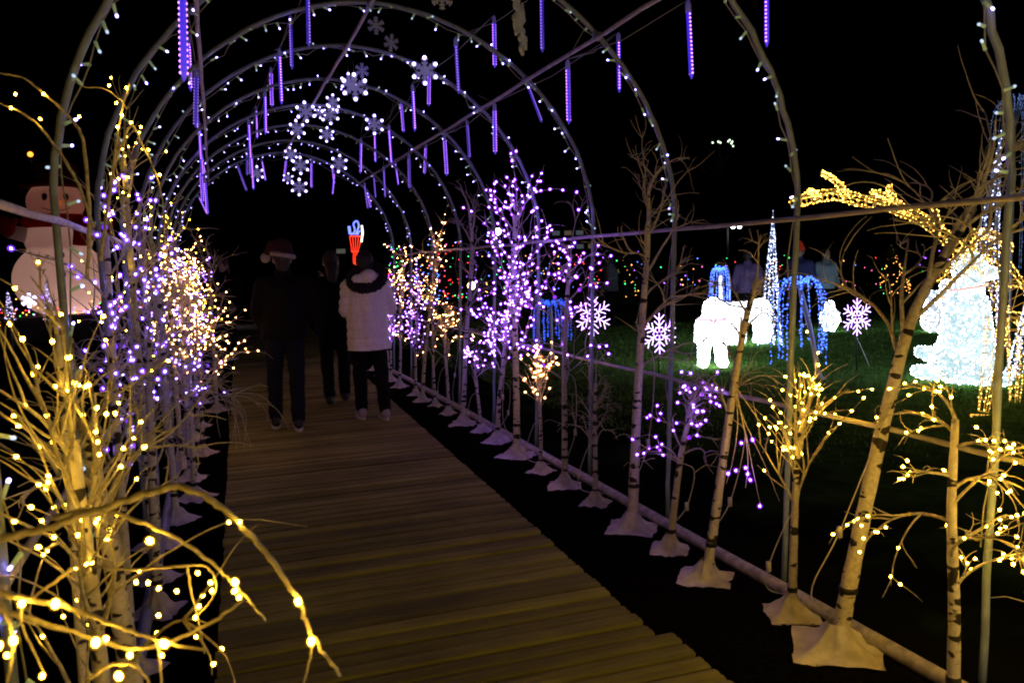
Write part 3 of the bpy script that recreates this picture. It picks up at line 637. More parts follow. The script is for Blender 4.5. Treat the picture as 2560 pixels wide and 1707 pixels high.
def flakes():
    rng = random.Random(9)
    MP = mat('white_acrylic', (.45, .55, .85), .4, spec=.5); ML = glow('lit_acrylic', (.45, .5, 1.0), .22)
    plate = flake_mesh(MP); plate_l = flake_mesh(mat('glowing_acrylic', (.5, .5, .62), .4, (.35, .35, 1.0), .16))
    tipb = MB(); tipb.ball((0, 0, 0), (.15, .10, .15), 0, 8, 6); tip = tipb.mesh('tip_light', glow('flake_led', (.46, .36, 1.0), 8))
    L = [ # src px centre, diameter, Y, lit, yaw, label
     (940, 65, 44, 5.6, 0, .2, 'unlit white snowflake just past the hoop where the ridge purlin starts'),
     (978, 108, 42, 5.9, 0, .5, 'unlit white snowflake hanging lower than its unlit twin'),
     (905, 177, 36, 6.9, 0, .3, 'small unlit snowflake peeking out above a lit cluster'),
     (887, 218, 60, 6.8, 1, .1, 'large lit snowflake below the ridge with violet tips'),
     (872, 205, 40, 7.0, 1, -.3, 'lit snowflake tucked behind the large one under the ridge'),
     (1062, 177, 62, 6.3, 1, .0, 'large lit snowflake on the hoop beside a meteor tube'),
     (764, 280, 46, 8.7, 1, .2, 'lit snowflake overlapping the ridge purlin'),
     (825, 288, 42, 8.6, 1, -.1, 'lit snowflake under the twin lit ones right of the ridge'),
     (832, 256, 36, 8.7, 1, .5, 'lit snowflake on top of the lit pair right of the ridge'),
     (800, 282, 27, 9.0, 1, 0, 'tiny lit snowflake between two bigger ones'),
     (743, 323, 42, 9.5, 1, .6, 'lit snowflake turned sideways against the ridge purlin'),
     (817, 337, 34, 9.0, 1, .0, 'lone lit snowflake hanging low right of the ridge'),
     (936, 312, 44, 8.5, 1, .15, 'lit snowflake with grey plate above a meteor tube'),
     (727, 386, 32, 12.0, 1, .5, 'topmost lit snowflake of the far cluster under the last hoop'),
     (751, 414, 40, 11.9, 1, .2, 'middle lit snowflake of the far cluster under the last hoop'),
     (748, 468, 38, 11.8, 1, 0, 'lowest lit snowflake of the far cluster under the last hoop'),
     (720, 446, 24, 12.2, 1, -.2, 'tiny lit snowflake of the far cluster under the last hoop'),
     (848, 409, 40, 11.4, 1, -.3, 'lit snowflake against the last hoop with two meteor tubes'),
     (643, 434, 34, 11.6, 1, .6, 'lit snowflake among the far meteor tubes left of the ridge'),
     (1298, 48, 176, 2.75, 0, 1.38, 'big unlit glittery snowflake turned edge-on near the hoop crown'),
     (1105, -4, 56, 4.2, 0, .1, 'unlit snowflake hanging from the third hoop crown'),
    ]
    for x, y, d, Y, lit, a, lab in L:
        c = AY(x/K, y/K, Y); D = (c-V((0, 0, CAMZ))).dot(fw); r = d/FPX*D/2
        t = thing('hanging_snowflake', lab, 'snowflake', c, group='snowflakes hung in the tunnel')
        ya = a-math.atan2(c.x, c.y)
        t.rotation_euler = (rng.gauss(0, .06), rng.gauss(0, .08), ya); t.scale = (r, r, r)
        link('plate', plate_l if lit else plate, t)
        if lit:
            for k in range(6):
                an = math.pi/3*k+math.pi/6; link('tip_light', tip, t, (1.0*math.cos(an), -.03, 1.0*math.sin(an)))
        top = ZS+(ZT-ZS)*math.sqrt(max(0, 1-((c.x-XC)/HA)**2))-.02
        if top > c.z+r:
            mb = MB(); mb.tube([V((0, 0, 1.0)), V((0, 0, (top-c.z)/r))], .0011/r, 4)
            to = mb.build('thread', M_WIRE, t)
flakes()

# ------------------------------------------------------------------ unseen lit trees added behind the viewer as frontal fill light
def behind():
    M_FILL = glow('white_fill_led', (1.0, .78, .46), 120); SHELL['white_fill_led'] = halo('fill_halo', (1, .7, .4), .2)
    k = 0
    for x, y, bm, lab in ((2.3, .95, WARM, 'unseen yellow-lit birch light tree added before the right row for fill'), (2.3, -.1, M_FILL, 'unseen white-lit birch light tree added before the right row for fill'), (-.5, -.7, WARM, 'unseen yellow-lit birch light tree added before the left row for fill'),
                          (2.3, -1.2, M_FILL, 'last unseen white-lit birch light tree added before the right row for fill'), (-.45, -1.9, WARM, 'second unseen yellow-lit birch light tree added before the left row for fill')):
        tree(lab, [V((x, y, 0)), V((x, y, .6)), V((x+.02, y, 1.3))], .024, 'fan', bm, .012, 500+k, 13, .4, .35, .15, GR if x > 1 else GL, split=False, maxb=260); k += 1
behind()

# ------------------------------------------------------------------ people
SKIN = mat('skin', (.42, .25, .18), .55)
def fingers(mb, wr, d, side, down=(0, 0, -1)):
    """palm and five bent fingers at the end of an arm"""
    d = V(d).normalized(); s = V(side).normalized(); c = d.cross(s).normalized()
    pe = wr+d*.085
    mb.capsule(wr, pe-s*.018, .027, .026); mb.capsule(wr, pe+s*.018, .027, .026)
    for k, (o, L) in enumerate(((-.03, .066), (-.01, .078), (.01, .074), (.03, .058))):
        a = pe+s*o; b = a+d*L*.5+c*.008; e = b+d*L*.35+c*.026; f = e+d*L*.1+c*.022
        mb.capsule(a, b, .0095, .0036, 26); mb.capsule(b, e, .009, .0082, 6); mb.capsule(e, f, .0082, .0075, 6)
    a = wr+d*.03-s*.03; b = a+d*.032-s*.025+c*.012; mb.capsule(a, b, .0115, .0105, 6); mb.capsule(b, b+d*.03-s*.004+c*.015, .0105, .009, 6)

def person(label, loc, rz, h, coat, trousers, shoe, hair, pose, extra=None, coat_len=.0, sole=None, quilt=False, group=None, hat=None, hood=None, bulk=1.0, hair_long=False):
    """local axes: x right, y forward, z up, built for 1.75 m and scaled"""
    k = h/1.75; t = thing('person', label, 'person', loc, rz, group); t.scale = (k, k, k)
    J = dict(pel=V((0, 0, .93)), che=V((0, .0, 1.28)), nek=V((0, .0, 1.47)), hed=V((0, .02, 1.62)))
    P = pose
    body = MB()
    body.capsule(J['pel']+V((-.06, 0, 0)), J['pel']+V((.06, 0, 0)), .09, .09); body.capsule(J['pel'], J['che'], .10, .135)
    body.capsule(J['che']+V((-.1, 0, .06)), J['che']+V((.1, 0, .06)), .10, .10)
    body.capsule(J['che']+V((0, 0, .1)), J['nek']+V((0, .01, .03)), .07, .055)
    body.ball(J['hed']+V((0, -.005, .02)), (.077, .097, .105), 0, 14, 10); body.ball(J['hed']+V((0, .03, -.045)), (.06, .07, .065), 0, 12, 8)
    body.capsule(J['hed']+V((0, .095, .0)), J['hed']+V((0, .112, -.028)), .011, .016, 8)           # nose
    for s in (-1, 1): body.ball(J['hed']+V((s*.079, -.005, -.005)), (.013, .022, .033), 0, 8, 6)
    body.capsule(J['hed']+V((-.02, .09, -.065)), J['hed']+V((.02, .09, -.065)), .009, .009, 6)
    for s, A in ((-1, P['L']), (1, P['R'])):
        sh, el, wr = V((s*.185, 0, 1.40)), V(A['el']), V(A['wr'])
        body.capsule(sh, el, .052, .042); body.capsule(el, wr, .042, .028); fingers(body, wr, wr-el, (s*-.4, 1, 0))
        hp_, kn, an = V((s*.09, 0, .90)), V(A['kn']), V(A['an'])
        body.capsule(hp_, kn, .085, .058); body.capsule(kn, an, .056, .038)
        body.capsule(an, an+V((0, .14, -.05)), .035, .03)
    remesh(body, 'body', SKIN, t, .011, 4)
    c = MB(); B = bulk
    zl = .86-coat_len
    c.capsule((-.075*B, -.01, zl+.03), (.075*B, -.01, zl+.03), .15, .15, 12); c.capsule((0, -.005, zl+.03), (0, 0, 1.30), .17, .165*B, 14)
    c.capsule((-.075*B, -.005, zl+.03), (-.09, 0, 1.35), .15, .12*B, 12); c.capsule((.075*B, -.005, zl+.03), (.09, 0, 1.35), .15, .12*B, 12)
    c.capsule((-.15, 0, 1.395), (.15, 0, 1.395), .085*B, .085*B, 12); c.capsule((0, 0, 1.40), (0, .0, 1.49), .10, .085, 12)
    for s, A in ((-1, P['L']), (1, P['R'])):
        sh, el, wr = V((s*.185, 0, 1.395)), V(A['el']), V(A['wr'])
        c.capsule(sh, el, .078*B, .066*B); c.capsule(el, el.lerp(wr, .93), .066*B, .05*B)
    def fn(co, nr):
        d = noise.noise(co*9)*.008+noise.noise(co*23)*.003
        if quilt: d += .013*(abs(math.sin(co.z*math.pi/.085))**.5-.6)
        if co.z < zl+.02: co.z = zl+.02+(co.z-zl-.02)*.1
        return co+nr*d
    remesh(c, 'coat', coat, t, .0105 if quilt else .013, 3, fn)
    tr = MB()
    tr.capsule((-.06, 0, .93), (.06, 0, .93), .12, .12, 12); tr.capsule((-.05, 0, .86), (.05, 0, .86), .11, .11, 12)
    for s, A in ((-1, P['L']), (1, P['R'])):
        hp_, kn, an = V((s*.09, 0, .90)), V(A['kn']), V(A['an'])
        tr.capsule(hp_, kn, .098, .076); tr.capsule(kn, an+V((0, -.005, .03)), .078, .066)
    remesh(tr, 'trousers', trousers, t, .013, 3, lambda co, nr: co+nr*(noise.noise(V((co.x*9, co.y*9, co.z*14)))*.009))
    for s, A in ((-1, P['L']), (1, P['R'])):
        an = V(A['an']); pit = A.get('pit', 0); M = Matrix.Rotation(pit, 3, 'X')
        sh = MB()
        for a, b, ra, rb in (((0, -.045, -.03), (0, .03, -.03), .042, .045), ((0, .03, -.04), (0, .155, -.052), .044, .034), ((0, -.03, -.0), (0, 0, .02), .045, .048)):
            sh.capsule(an+M @ V(a), an+M @ V(b), ra, rb)
        so = remesh(sh, 'shoe', shoe, t, .008, 2)
        if sole:
            sm = MB(); n = 20; vs = []
            for z in (-.092, -.066):
                for q in range(n):
                    an_ = 2*math.pi*q/n; wx = .043*(1+.15*math.sin(an_)); vs.append(an+M @ V((wx*math.cos(an_), .055+.142*math.sin(an_), z)))
            sm.add(vs, [(q, (q+1) % n, n+(q+1) % n, n+q) for q in range(n)]+[tuple(range(n-1, -1, -1)), tuple(range(n, 2*n))])
            sm.build('sole', sole, so, smooth=False)
    hr = MB(); H = J['hed']
    hr.ball(H+V((0, -.018, .03)), (.09, .10, .108), 0, 14, 10); hr.capsule(H+V((0, -.05, -.02)), H+V((0, -.055, -.08)), .07, .055)
    if hair_long: hr.capsule(H+V((0, -.06, -.05)), H+V((0, -.10, -.22)), .08, .05); hr.ball(H+V((0, -.1, .1)), .05)
    remesh(hr, 'hair', hair, t, .012, 2, lambda co, nr: co+nr*noise.noise(V((co.x*50, co.y*50, co.z*8)))*.008)
    if hat == 'santa':
        ht = MB(); ht.capsule(H+V((0, -.01, .07)), H+V((0, -.01, .10)), .105, .10, 14); ht.capsule(H+V((-.01, -.02, .12)), H+V((-.075, -.04, .125)), .085, .065, 12); ht.capsule(H+V((-.075, -.04, .12)), H+V((-.135, -.05, .06)), .06, .03, 10)
        ho = remesh(ht, 'santa_hat', mat('red_felt', (.03, .003, .003), .9), t, .01, 3)
        tm = MB(); tm.tube([H+V((.108*math.cos(a), -.01+.118*math.sin(a), .045+.018*math.cos(a)*-1)) for a in [2*math.pi*q/24 for q in range(25)]], .022, 10)
        F = mat('white_fur', (.34, .31, .29), .95, var=.15, nscale=60, bump=.8)
        tb = remesh(tm, 'fur_trim', F, ho, .008, 1, lambda co, nr: co+nr*noise.noise(co*90)*.008)
        pm = MB(); pm.ball(H+V((-.15, -.034, .018)), .046, 0, 12, 8); remesh(pm, 'pom_pom', F, ho, .008, 1, lambda co, nr: co+nr*noise.noise(co*90)*.01)
    if hood:
        hm = MB(); hm.capsule((-.10, -.11, 1.44), (.10, -.11, 1.44), .075, .075, 12); hm.capsule((0, -.14, 1.40), (0, -.15, 1.47), .08, .09, 12); ho = remesh(hm, 'hood', coat, t, .011, 3)
        fm = MB(); fm.tube([V((.165*math.cos(a), -.10+.16*math.sin(a)*-1 if False else -.06-.17*max(0, math.sin(a))+.08*max(0, -math.sin(a)), 1.475-.10*math.sin(a)+.045*math.cos(a))) for a in [2*math.pi*q/28 for q in range(29)]], .05, 10)
        remesh(fm, 'fur_trim', hood, ho, .009, 1, lambda co, nr: co+nr*(noise.noise(co*70)*.018+noise.noise(co*25)*.01))
    if extra: extra(t)
    return t
def walk(el=.0, stride=.16, armL=None, armR=None):
    a = dict(L=dict(el=(-.27, -.04, 1.12), wr=(-.24, .12, .93), kn=(-.10, .03, .50), an=(-.10, -stride*.3, .10)), R=dict(el=(.27, -.04, 1.12), wr=(.24, .12, .93), kn=(.10, stride*.5, .50), an=(.10, stride, .10)))
    if armL: a['L'].update(armL)
    if armR: a['R'].update(armR)
    return a
DARK = mat('black_cloth', (.0035, .0035, .004), .9, var=.3, nscale=30, spec=.15); NAVY = mat('navy_denim', (.006, .008, .018), .9, var=.3, nscale=40, spec=.15)
HAIRD = mat('dark_hair', (.012, .009, .008), .6, var=.3, nscale=60); SHOE = mat('black_shoe', (.015, .015, .016), .6)
SOLEW = mat('white_sole', (.6, .58, .55), .6)
COATW = mat('cream_coat', (.80, .79, .66), .75, var=.08, nscale=40, bump=.2)
FURB = mat('black_fur', (.012, .011, .011), 1.0, var=.4, nscale=80, bump=.8)
def feet(p, z=BT): g = G(*p, z); g.z = z; return g
PM = person('man in black jacket, dark jeans and red Santa hat with white trim, seen from behind', feet((660, 985)), -.03, 1.72, DARK, NAVY, SHOE, HAIRD,
       walk(stride=-.14, armL=dict(el=(-.25, -.02, 1.12), wr=(-.19, .14, .98)), armR=dict(el=(.25, -.02, 1.12), wr=(.19, .14, .98))), sole=SOLEW, hat='santa', bulk=.98); PM.rotation_euler.y = .03
def phone(t):
    mb = MB(); mb.box((.05, .40, 1.50), (.15, .009, .078)); ph = mb.build('phone', mat('phone_case', (.35, .36, .3), .4, (.6, .6, .45), .12), t, smooth=False)
person('woman in pale quilted hip-length coat with black fur hood, walking away', feet((856, 962)), .06, 1.66, COATW, DARK, mat('pale_shoe', (.35, .32, .30), .6), HAIRD,
       walk(stride=-.14, armL=dict(el=(-.225, .03, 1.14), wr=(-.13, .22, 1.22)), armR=dict(el=(.26, .03, 1.13), wr=(.17, .24, 1.20))), sole=SOLEW, quilt=True, hood=FURB, bulk=.94, coat_len=.14)
person('person in all-black clothes walking ahead between the man and the pale coat', feet((778, 930)), 0, 1.68, DARK, DARK, SHOE, HAIRD,
       walk(stride=.15, armL=dict(el=(-.24, .06, 1.18), wr=(-.1, .30, 1.42)), armR=dict(el=(.24, .06, 1.18), wr=(.1, .30, 1.42))), extra=None, hair_long=True)
person('distant visitor in dark coat with long brown hair facing the left trees', feet((528, 826)), 2.6, 1.72, DARK, DARK, SHOE, mat('brown_hair', (.10, .055, .03), .7),
       walk(stride=.05), sole=SOLEW, hair_long=True)
GV = 'visitors on the dark lawn'
for lab, px, D, hh, cm, rz in (('visitor in pale blue jacket on the lawn beyond the blue willow light', (1896, 712), 17, 1.65, mat('pale_blue_jacket', (.18, .26, .32), .8), 3.0),
                           ('visitor in dark blue coat with red hat on the lawn', (1838, 706), 17, 1.72, mat('deep_blue_coat', (.03, .04, .14), .8), 2.2),
                           ('visitor in purple coat on the lawn beside the white cone light', (1718, 722), 16, 1.68, mat('purple_coat', (.10, .06, .16), .8), -.6),
                           ('visitor in grey coat on the far lawn', (1405, 715), 19, 1.7, mat('grey_coat', (.10, .11, .13), .8), .8)):
    p = AD(px[0], px[1], D); p.z = 0
    def rh(t):
        mb = MB(); mb.capsule((0, .01, 1.69), (0, 0, 1.76), .10, .07, 12); mb.ball((0, 0, 1.83), .03); mb.build('knit_hat', mat('red_knit_glow', (.5, .03, .015), .9, (1, .08, .02), .08), t)  # faint red glow put into the knit colour
    person(lab, p, rz, hh, cm, DARK, SHOE, HAIRD, walk(stride=.06), group=GV, extra=rh if 'red hat' in lab else None)

# ------------------------------------------------------------------ inflatable snowman
def snowman():
    b = AD(150, 716, 22.0); zb = .62; sc_ = 1.0
    c = V((b.x, b.y, 0)); ry = math.atan2(-c.x, c.y)
    pl_ = MB(); pl_.box((0, 0, .31), (4.6, 2.6, .62)); 
    po = pl_.build('stage', mat('stage_cloth', (.03, .02, .02), .9, var=.4, nscale=2), None, False, loc=c); po.rotation_euler.z = ry
    tag(po, 'low dark stage block under the inflatable snowman', 'stage')
    t = thing('inflatable_snowman', 'giant inflatable snowman with red hat, red scarf and carrot nose', 'snowman', (c.x, c.y, .62), ry)
    def skinm(name, colr):
        M = bpy.data.materials.new(name); M.use_nodes = True; n = M.node_tree.nodes; l = M.node_tree.links; n.clear()
        o = n.new('ShaderNodeOutputMaterial'); mx = n.new('ShaderNodeMixShader'); mx.inputs[0].default_value = .6
        d = n.new('ShaderNodeBsdfDiffuse'); q = n.new('ShaderNodeBsdfTranslucent')
        d.inputs[0].default_value = (*colr, 1); q.inputs[0].default_value = (*colr, 1)
        l.new(d.outputs[0], mx.inputs[1]); l.new(q.outputs[0], mx.inputs[2]); l.new(mx.outputs[0], o.inputs[0]); return M
    W = skinm('white_nylon', (.80, .72, .68)); RED = skinm('red_nylon', (.55, .02, .01))
    mb = MB(); mb.ball((0, 0, .92), (1.18, 1.1, 1.02), 0, 26, 18); mb.ball((0, 0, 2.02), (.84, .80, .62), 0, 24, 16); mb.ball((0, -.03, 2.95), (.70, .66, .60), 0, 24, 16)
    remesh(mb, 'body', W, t, .06, 2)
    sc2 = MB(); sc2.tube([(.66*math.cos(a), .62*math.sin(a), 2.45) for a in [2*math.pi*k/30 for k in range(31)]], .19, 12); sc2.tube([(.45, -.62, 2.42), (.5, -.82, 2.15), (.46, -.84, 1.8)], [.14, .16, .17], 10); sc2.build('scarf', RED, t)
    h = MB(); h.tube([(0, 0, 3.34), (0, 0, 3.42), (0, 0, 3.43), (0, 0, 3.95), (0, 0, 3.98)], [.86, .84, .55, .58, .1], 24); h.build('hat', mat('dark_red_hat', (.20, .012, .008), .8), t)
    for sx in (-.24, .24):
        e = MB(); e.ball((sx, -.62, 3.06), (.07, .05, .10), 0, 12, 8); e.build('eye', M_BLACK, t)
    nz = MB(); nz.tube([(0.02, -.6, 2.92), (0.04, -.85, 2.90), (.05, -1.02, 2.88)], [.12, .07, .02], 12); nz.build('carrot_nose', mat('carrot', (.75, .20, .02), .7, (1, .22, .02), .25), t)
    mo = MB(); mo.tube([(-.32, -.58, 2.78), (-.15, -.62, 2.72), (.15, -.62, 2.72), (.32, -.58, 2.78)], .010, 8); mo.build('mouth', M_BLACK, t)
    for z in (1.55, 1.05):
        q = MB(); q.ball((0, -1.06 if z < 1.3 else -.95, z), (.1, .05, .1), 0, 12, 8); q.build('button', M_BLACK, t)
    for sx in (-1, 1):
        a = MB(); a.capsule((sx*.72, -.15, 2.1), (sx*1.12, -.42, 2.2), .2, .17, 12); am = a.build('arm', W, t)
        g = MB(); g.capsule((sx*1.12, -.42, 2.22), (sx*1.2, -.5, 2.45), .19, .15, 12); g.capsule((sx*1.1, -.5, 2.3), (sx*.95, -.6, 2.45), .09, .08, 10); g.build('mitten', RED, am)
    for z, e in ((.42, 26), (1.9, 3.5), (2.85, 2.2)):
        L = bpy.data.lights.new('inner_lamp', 'POINT'); L.energy = e; L.color = (1, .60, .50) if z < 2.5 else (1, .35, .22); L.shadow_soft_size = .15
        lo = bpy.data.objects.new('inner_lamp', L); col.objects.link(lo); lo.parent = t; lo.location = (0.15, -.1, z)
    # little lights round its foot
    rng = random.Random(3)
    s = MB()
    for k in range(110): s.octa((rng.uniform(-2.2, 2.25), -1.35+rng.gauss(0, .05), .64+abs(rng.gauss(0, .14))), .020, rng.randint(0, 3))
    so = s.build('coloured_lights', [glow('far_red', (1, .03, .02), 4), glow('far_green', (.05, 1, .15), 3), glow('far_violet', (.4, .12, 1), 6), glow('far_amber', (1, .4, .05), 5)], None, False, 'stuff', loc=c); so.rotation_euler.z = ry
    tag(so, 'string of tiny coloured lights along the snowman stage edge', 'string light', kind='stuff')
    for px, py, hh, lab in ((22, 700, .75, 'small white light cone left of the snowman'), (112, 690, .9, 'small violet-white light cone before the snowman')):
        p = AD(px, 716, 18.8); p.z = 0
        r = thing('light_cone', lab, 'light cone', p); wf = MB(); ld = MB()
        for a in range(8):
            an = a*math.pi/4; wf.tube([(.12*math.cos(an), .12*math.sin(an), .62), (0, 0, .62+hh)], .006, 4)
            for q in range(7): f = (q+rng.random())/7.5; ld.octa((.12*(1-f)*math.cos(an+f*3), .12*(1-f)*math.sin(an+f*3), .62+hh*f), .011)
        wf.tube([(0, 0, 0), (0, 0, .62)], .03, 6)
        wf.build('frame', M_WIRE, r); ld.build('led_net', glow('cone_led', (.62, .5, 1), 5), r, kind='stuff')
    star = thing('lit_snowflake', 'round white lit snowflake glowing at the snowman foot', 'snowflake', AD(67, 690, 18.7)); 
    star.scale = (.17, .17, .17); link('plate', flake_mesh(glow('white_flake', (.7, .6, 1), 4), .2), star, rot=Matrix.Rotation(ry, 3, 'Z').to_quaternion())
    mb = MB(); mb.tube([(0, 0, -1), (0, 0, -star.location.z/.17)], .05, 5); mb.build('stake', M_BLACK, star)
snowman()

# ------------------------------------------------------------------ light sculptures on the lawn
WHITE_IN = lambda n, e: glow(n, (.82, .93, 1.0), e)
def surface_leds(o, n, r, M, seed=1, parent=None):
    """LED dots spread over a figure's skin"""
    rng = random.Random(seed); me = o.data; fs = list(me.polygons); ws = [f.area for f in fs]; mb = MB()
    for f in rng.choices(fs, ws, k=n): mb.octa(f.center+f.normal*r*.6, r)
    return mb.build('led_net', M, parent or o.parent, False, 'stuff')
LEDW = glow('white_net_led', (.72, .88, 1.0), 24); LEDG = glow('gold_led', (1.0, .54, .09), 20, None)
def acrylic(name, c, e, lo):
    """frosted acrylic lit from inside, uneven between the LED runs"""
    M = glow(name, c, e); n = M.node_tree.nodes; l = M.node_tree.links; b = n['Principled BSDF']
    tc = n.new('ShaderNodeTexCoord'); nz = n.new('ShaderNodeTexNoise'); nz.inputs['Scale'].default_value = 60; nz.inputs['Detail'].default_value = 4
    l.new(tc.outputs['Object'], nz.inputs[0]); mr = n.new('ShaderNodeMapRange'); mr.inputs[1].default_value = .35; mr.inputs[2].default_value = .65; mr.inputs[3].default_value = lo; mr.inputs[4].default_value = e
    l.new(nz.outputs['Fac'], mr.inputs[0]); l.new(mr.outputs[0], b.inputs['Emission Strength']); return M
def bears():
    A1 = acrylic('bear_acrylic', (.62, .90, 1.0), 1.25, .5); A2 = acrylic('cub_acrylic', (.86, .90, 1.0), 9, 6)
    p = G(2215, 878); p.z = 0
    t = thing('polar_bear_light', 'large seated white polar bear of glowing acrylic on the lawn', 'bear figure', p, -.75)
    mb = MB(); mb.capsule((0, 0, .26), (0, -.02, .72), .33, .25, 18); mb.capsule((0, -.02, .72), (.02, .0, 1.12), .245, .16, 16)
    mb.ball((.03, .03, 1.34), (.19, .2, .19), 0, 18, 12); mb.capsule((.12, .06, 1.30), (.29, .1, 1.27), .12, .075, 12)
    for s in (-1, 1):
        mb.ball((-.02, .03+s*.15, 1.51), (.05, .045, .055), 0, 10, 8); mb.capsule((.1, s*.2, .95), (.2, s*.2, .35), .12, .1, 12); mb.capsule((.2, s*.2, .3), (.26, s*.2, .08), .1, .085, 12)
        mb.capsule((-.18, s*.26, .26), (.1, s*.30, .16), .2, .14, 12); mb.capsule((.1, s*.3, .1), (.36, s*.32, .09), .09, .085, 10)
    mb.capsule((-.36, .0, .10), (-.5, -.02, .13), .10, .08, 10); mb.capsule((-.36, 0, .33), (-.47, 0, .36), .10, .075, 10)
    o = remesh(mb, 'body', A1, t, .02, 3); surface_leds(o, 2600, .0055, LEDW, 2)
    sc_ = MB(); sc_.tube([(.03+.185*math.cos(a), .185*math.sin(a), 1.12+.03*math.cos(a)) for a in [2*math.pi*k/24 for k in range(25)]], .016, 8); sc_.build('scarf', glow('scarf_glow', (1, .55, .48), .9), t)
    p = G(1636, 842); p.z = 0
    t = thing('polar_bear_light', 'glowing white bear cub standing upright, burnt out bright, on the lawn', 'bear figure', p, math.atan2(-p.y, -p.x)+.15)
    mb = MB(); mb.capsule((0, 0, .52), (.0, .0, .64), .205, .18, 18); mb.ball((.04, .03, .83), (.165, .165, .165), 0, 18, 12); mb.capsule((.14, .03, .80), (.24, .03, .78), .075, .055, 12)
    for s in (-1, 1):
        mb.capsule((.02, s*.11, .46), (.02, s*.125, .08), .098, .082, 12); mb.capsule((.03, s*.135, .065), (.12, s*.14, .06), .085, .07, 10)
        mb.capsule((.02, s*.17, .64), (.07, s*.21, .40), .065, .055, 12)
    o = remesh(mb, 'body', A2, t, .018, 3); surface_leds(o, 700, .006, LEDW, 3)
    sf = MB(); sf.tube([(.02+.17*math.cos(a), .175*math.sin(a), .685) for a in [2*math.pi*k/20 for k in range(21)]], .03, 8); sf.build('scarf', glow('cub_scarf', (1, .25, .35), 3), t)
    p = G(1722, 790); p.z = 0
    t = thing('polar_bear_light', 'glowing white bear on all fours with level back behind the cub', 'bear figure', p, .1); t.scale = (.82, .8, .86)
    mb = MB(); mb.capsule((-.34, 0, .66), (.30, 0, .68), .23, .25, 16); mb.ball((-.62, 0, .72), (.17, .16, .16), 0, 14, 10); mb.capsule((-.7, 0, .68), (-.84, 0, .64), .085, .06, 10)
    for s in (-1, 1):
        mb.ball((-.56, s*.11, .86), (.045, .04, .05), 0, 8, 6)
        for x in (-.36, .34): mb.capsule((x, s*.13, .58), (x+.02, s*.14, .10), .13, .09, 12); mb.capsule((x, s*.14, .07), (x-.07, s*.14, .06), .08, .065, 10)
    o = remesh(mb, 'body', acrylic('bear_back_acrylic', (.82, .92, 1.0), 6.0, 2.5), t, .02, 2); surface_leds(o, 900, .007, LEDW, 4)
    for px, hh, lab, rz in (((1906, 760), .62, 'small glowing white penguin beside the lit snowflake on a stake', -2.4), ((2140, 762), .80, 'glowing white penguin behind the seated bear', -1.2), ((2172, 745), .95, 'taller glowing white penguin touching the seated bear', -.4)):
        p = G(*px); p.z = 0
        t = thing('penguin_light', lab, 'penguin figure', p, rz); t.scale = (hh,)*3
        mb = MB(); mb.capsule((0, 0, .25), (0, 0, .58), .24, .20, 16); mb.ball((.02, 0, .83), (.15, .14, .15), 0, 14, 10)
        for s in (-1, 1): mb.capsule((0, s*.22, .62), (-.02, s*.29, .3), .06, .04, 10); mb.capsule((.05, s*.1, .05), (.18, s*.12, .04), .06, .045, 10)
        o = remesh(mb, 'body', acrylic('penguin_acrylic', (.72, .84, 1.0), 1.0, .3), t, .025, 2); surface_leds(o, 500, .011, LEDW, int(hh*100))
        bk = MB(); bk.tube([(.14, 0, .83), (.3, 0, .80)], [.05, .008], 8); bk.build('beak', glow('beak_glow', (1, .45, .1), 1.2), t)
bears()

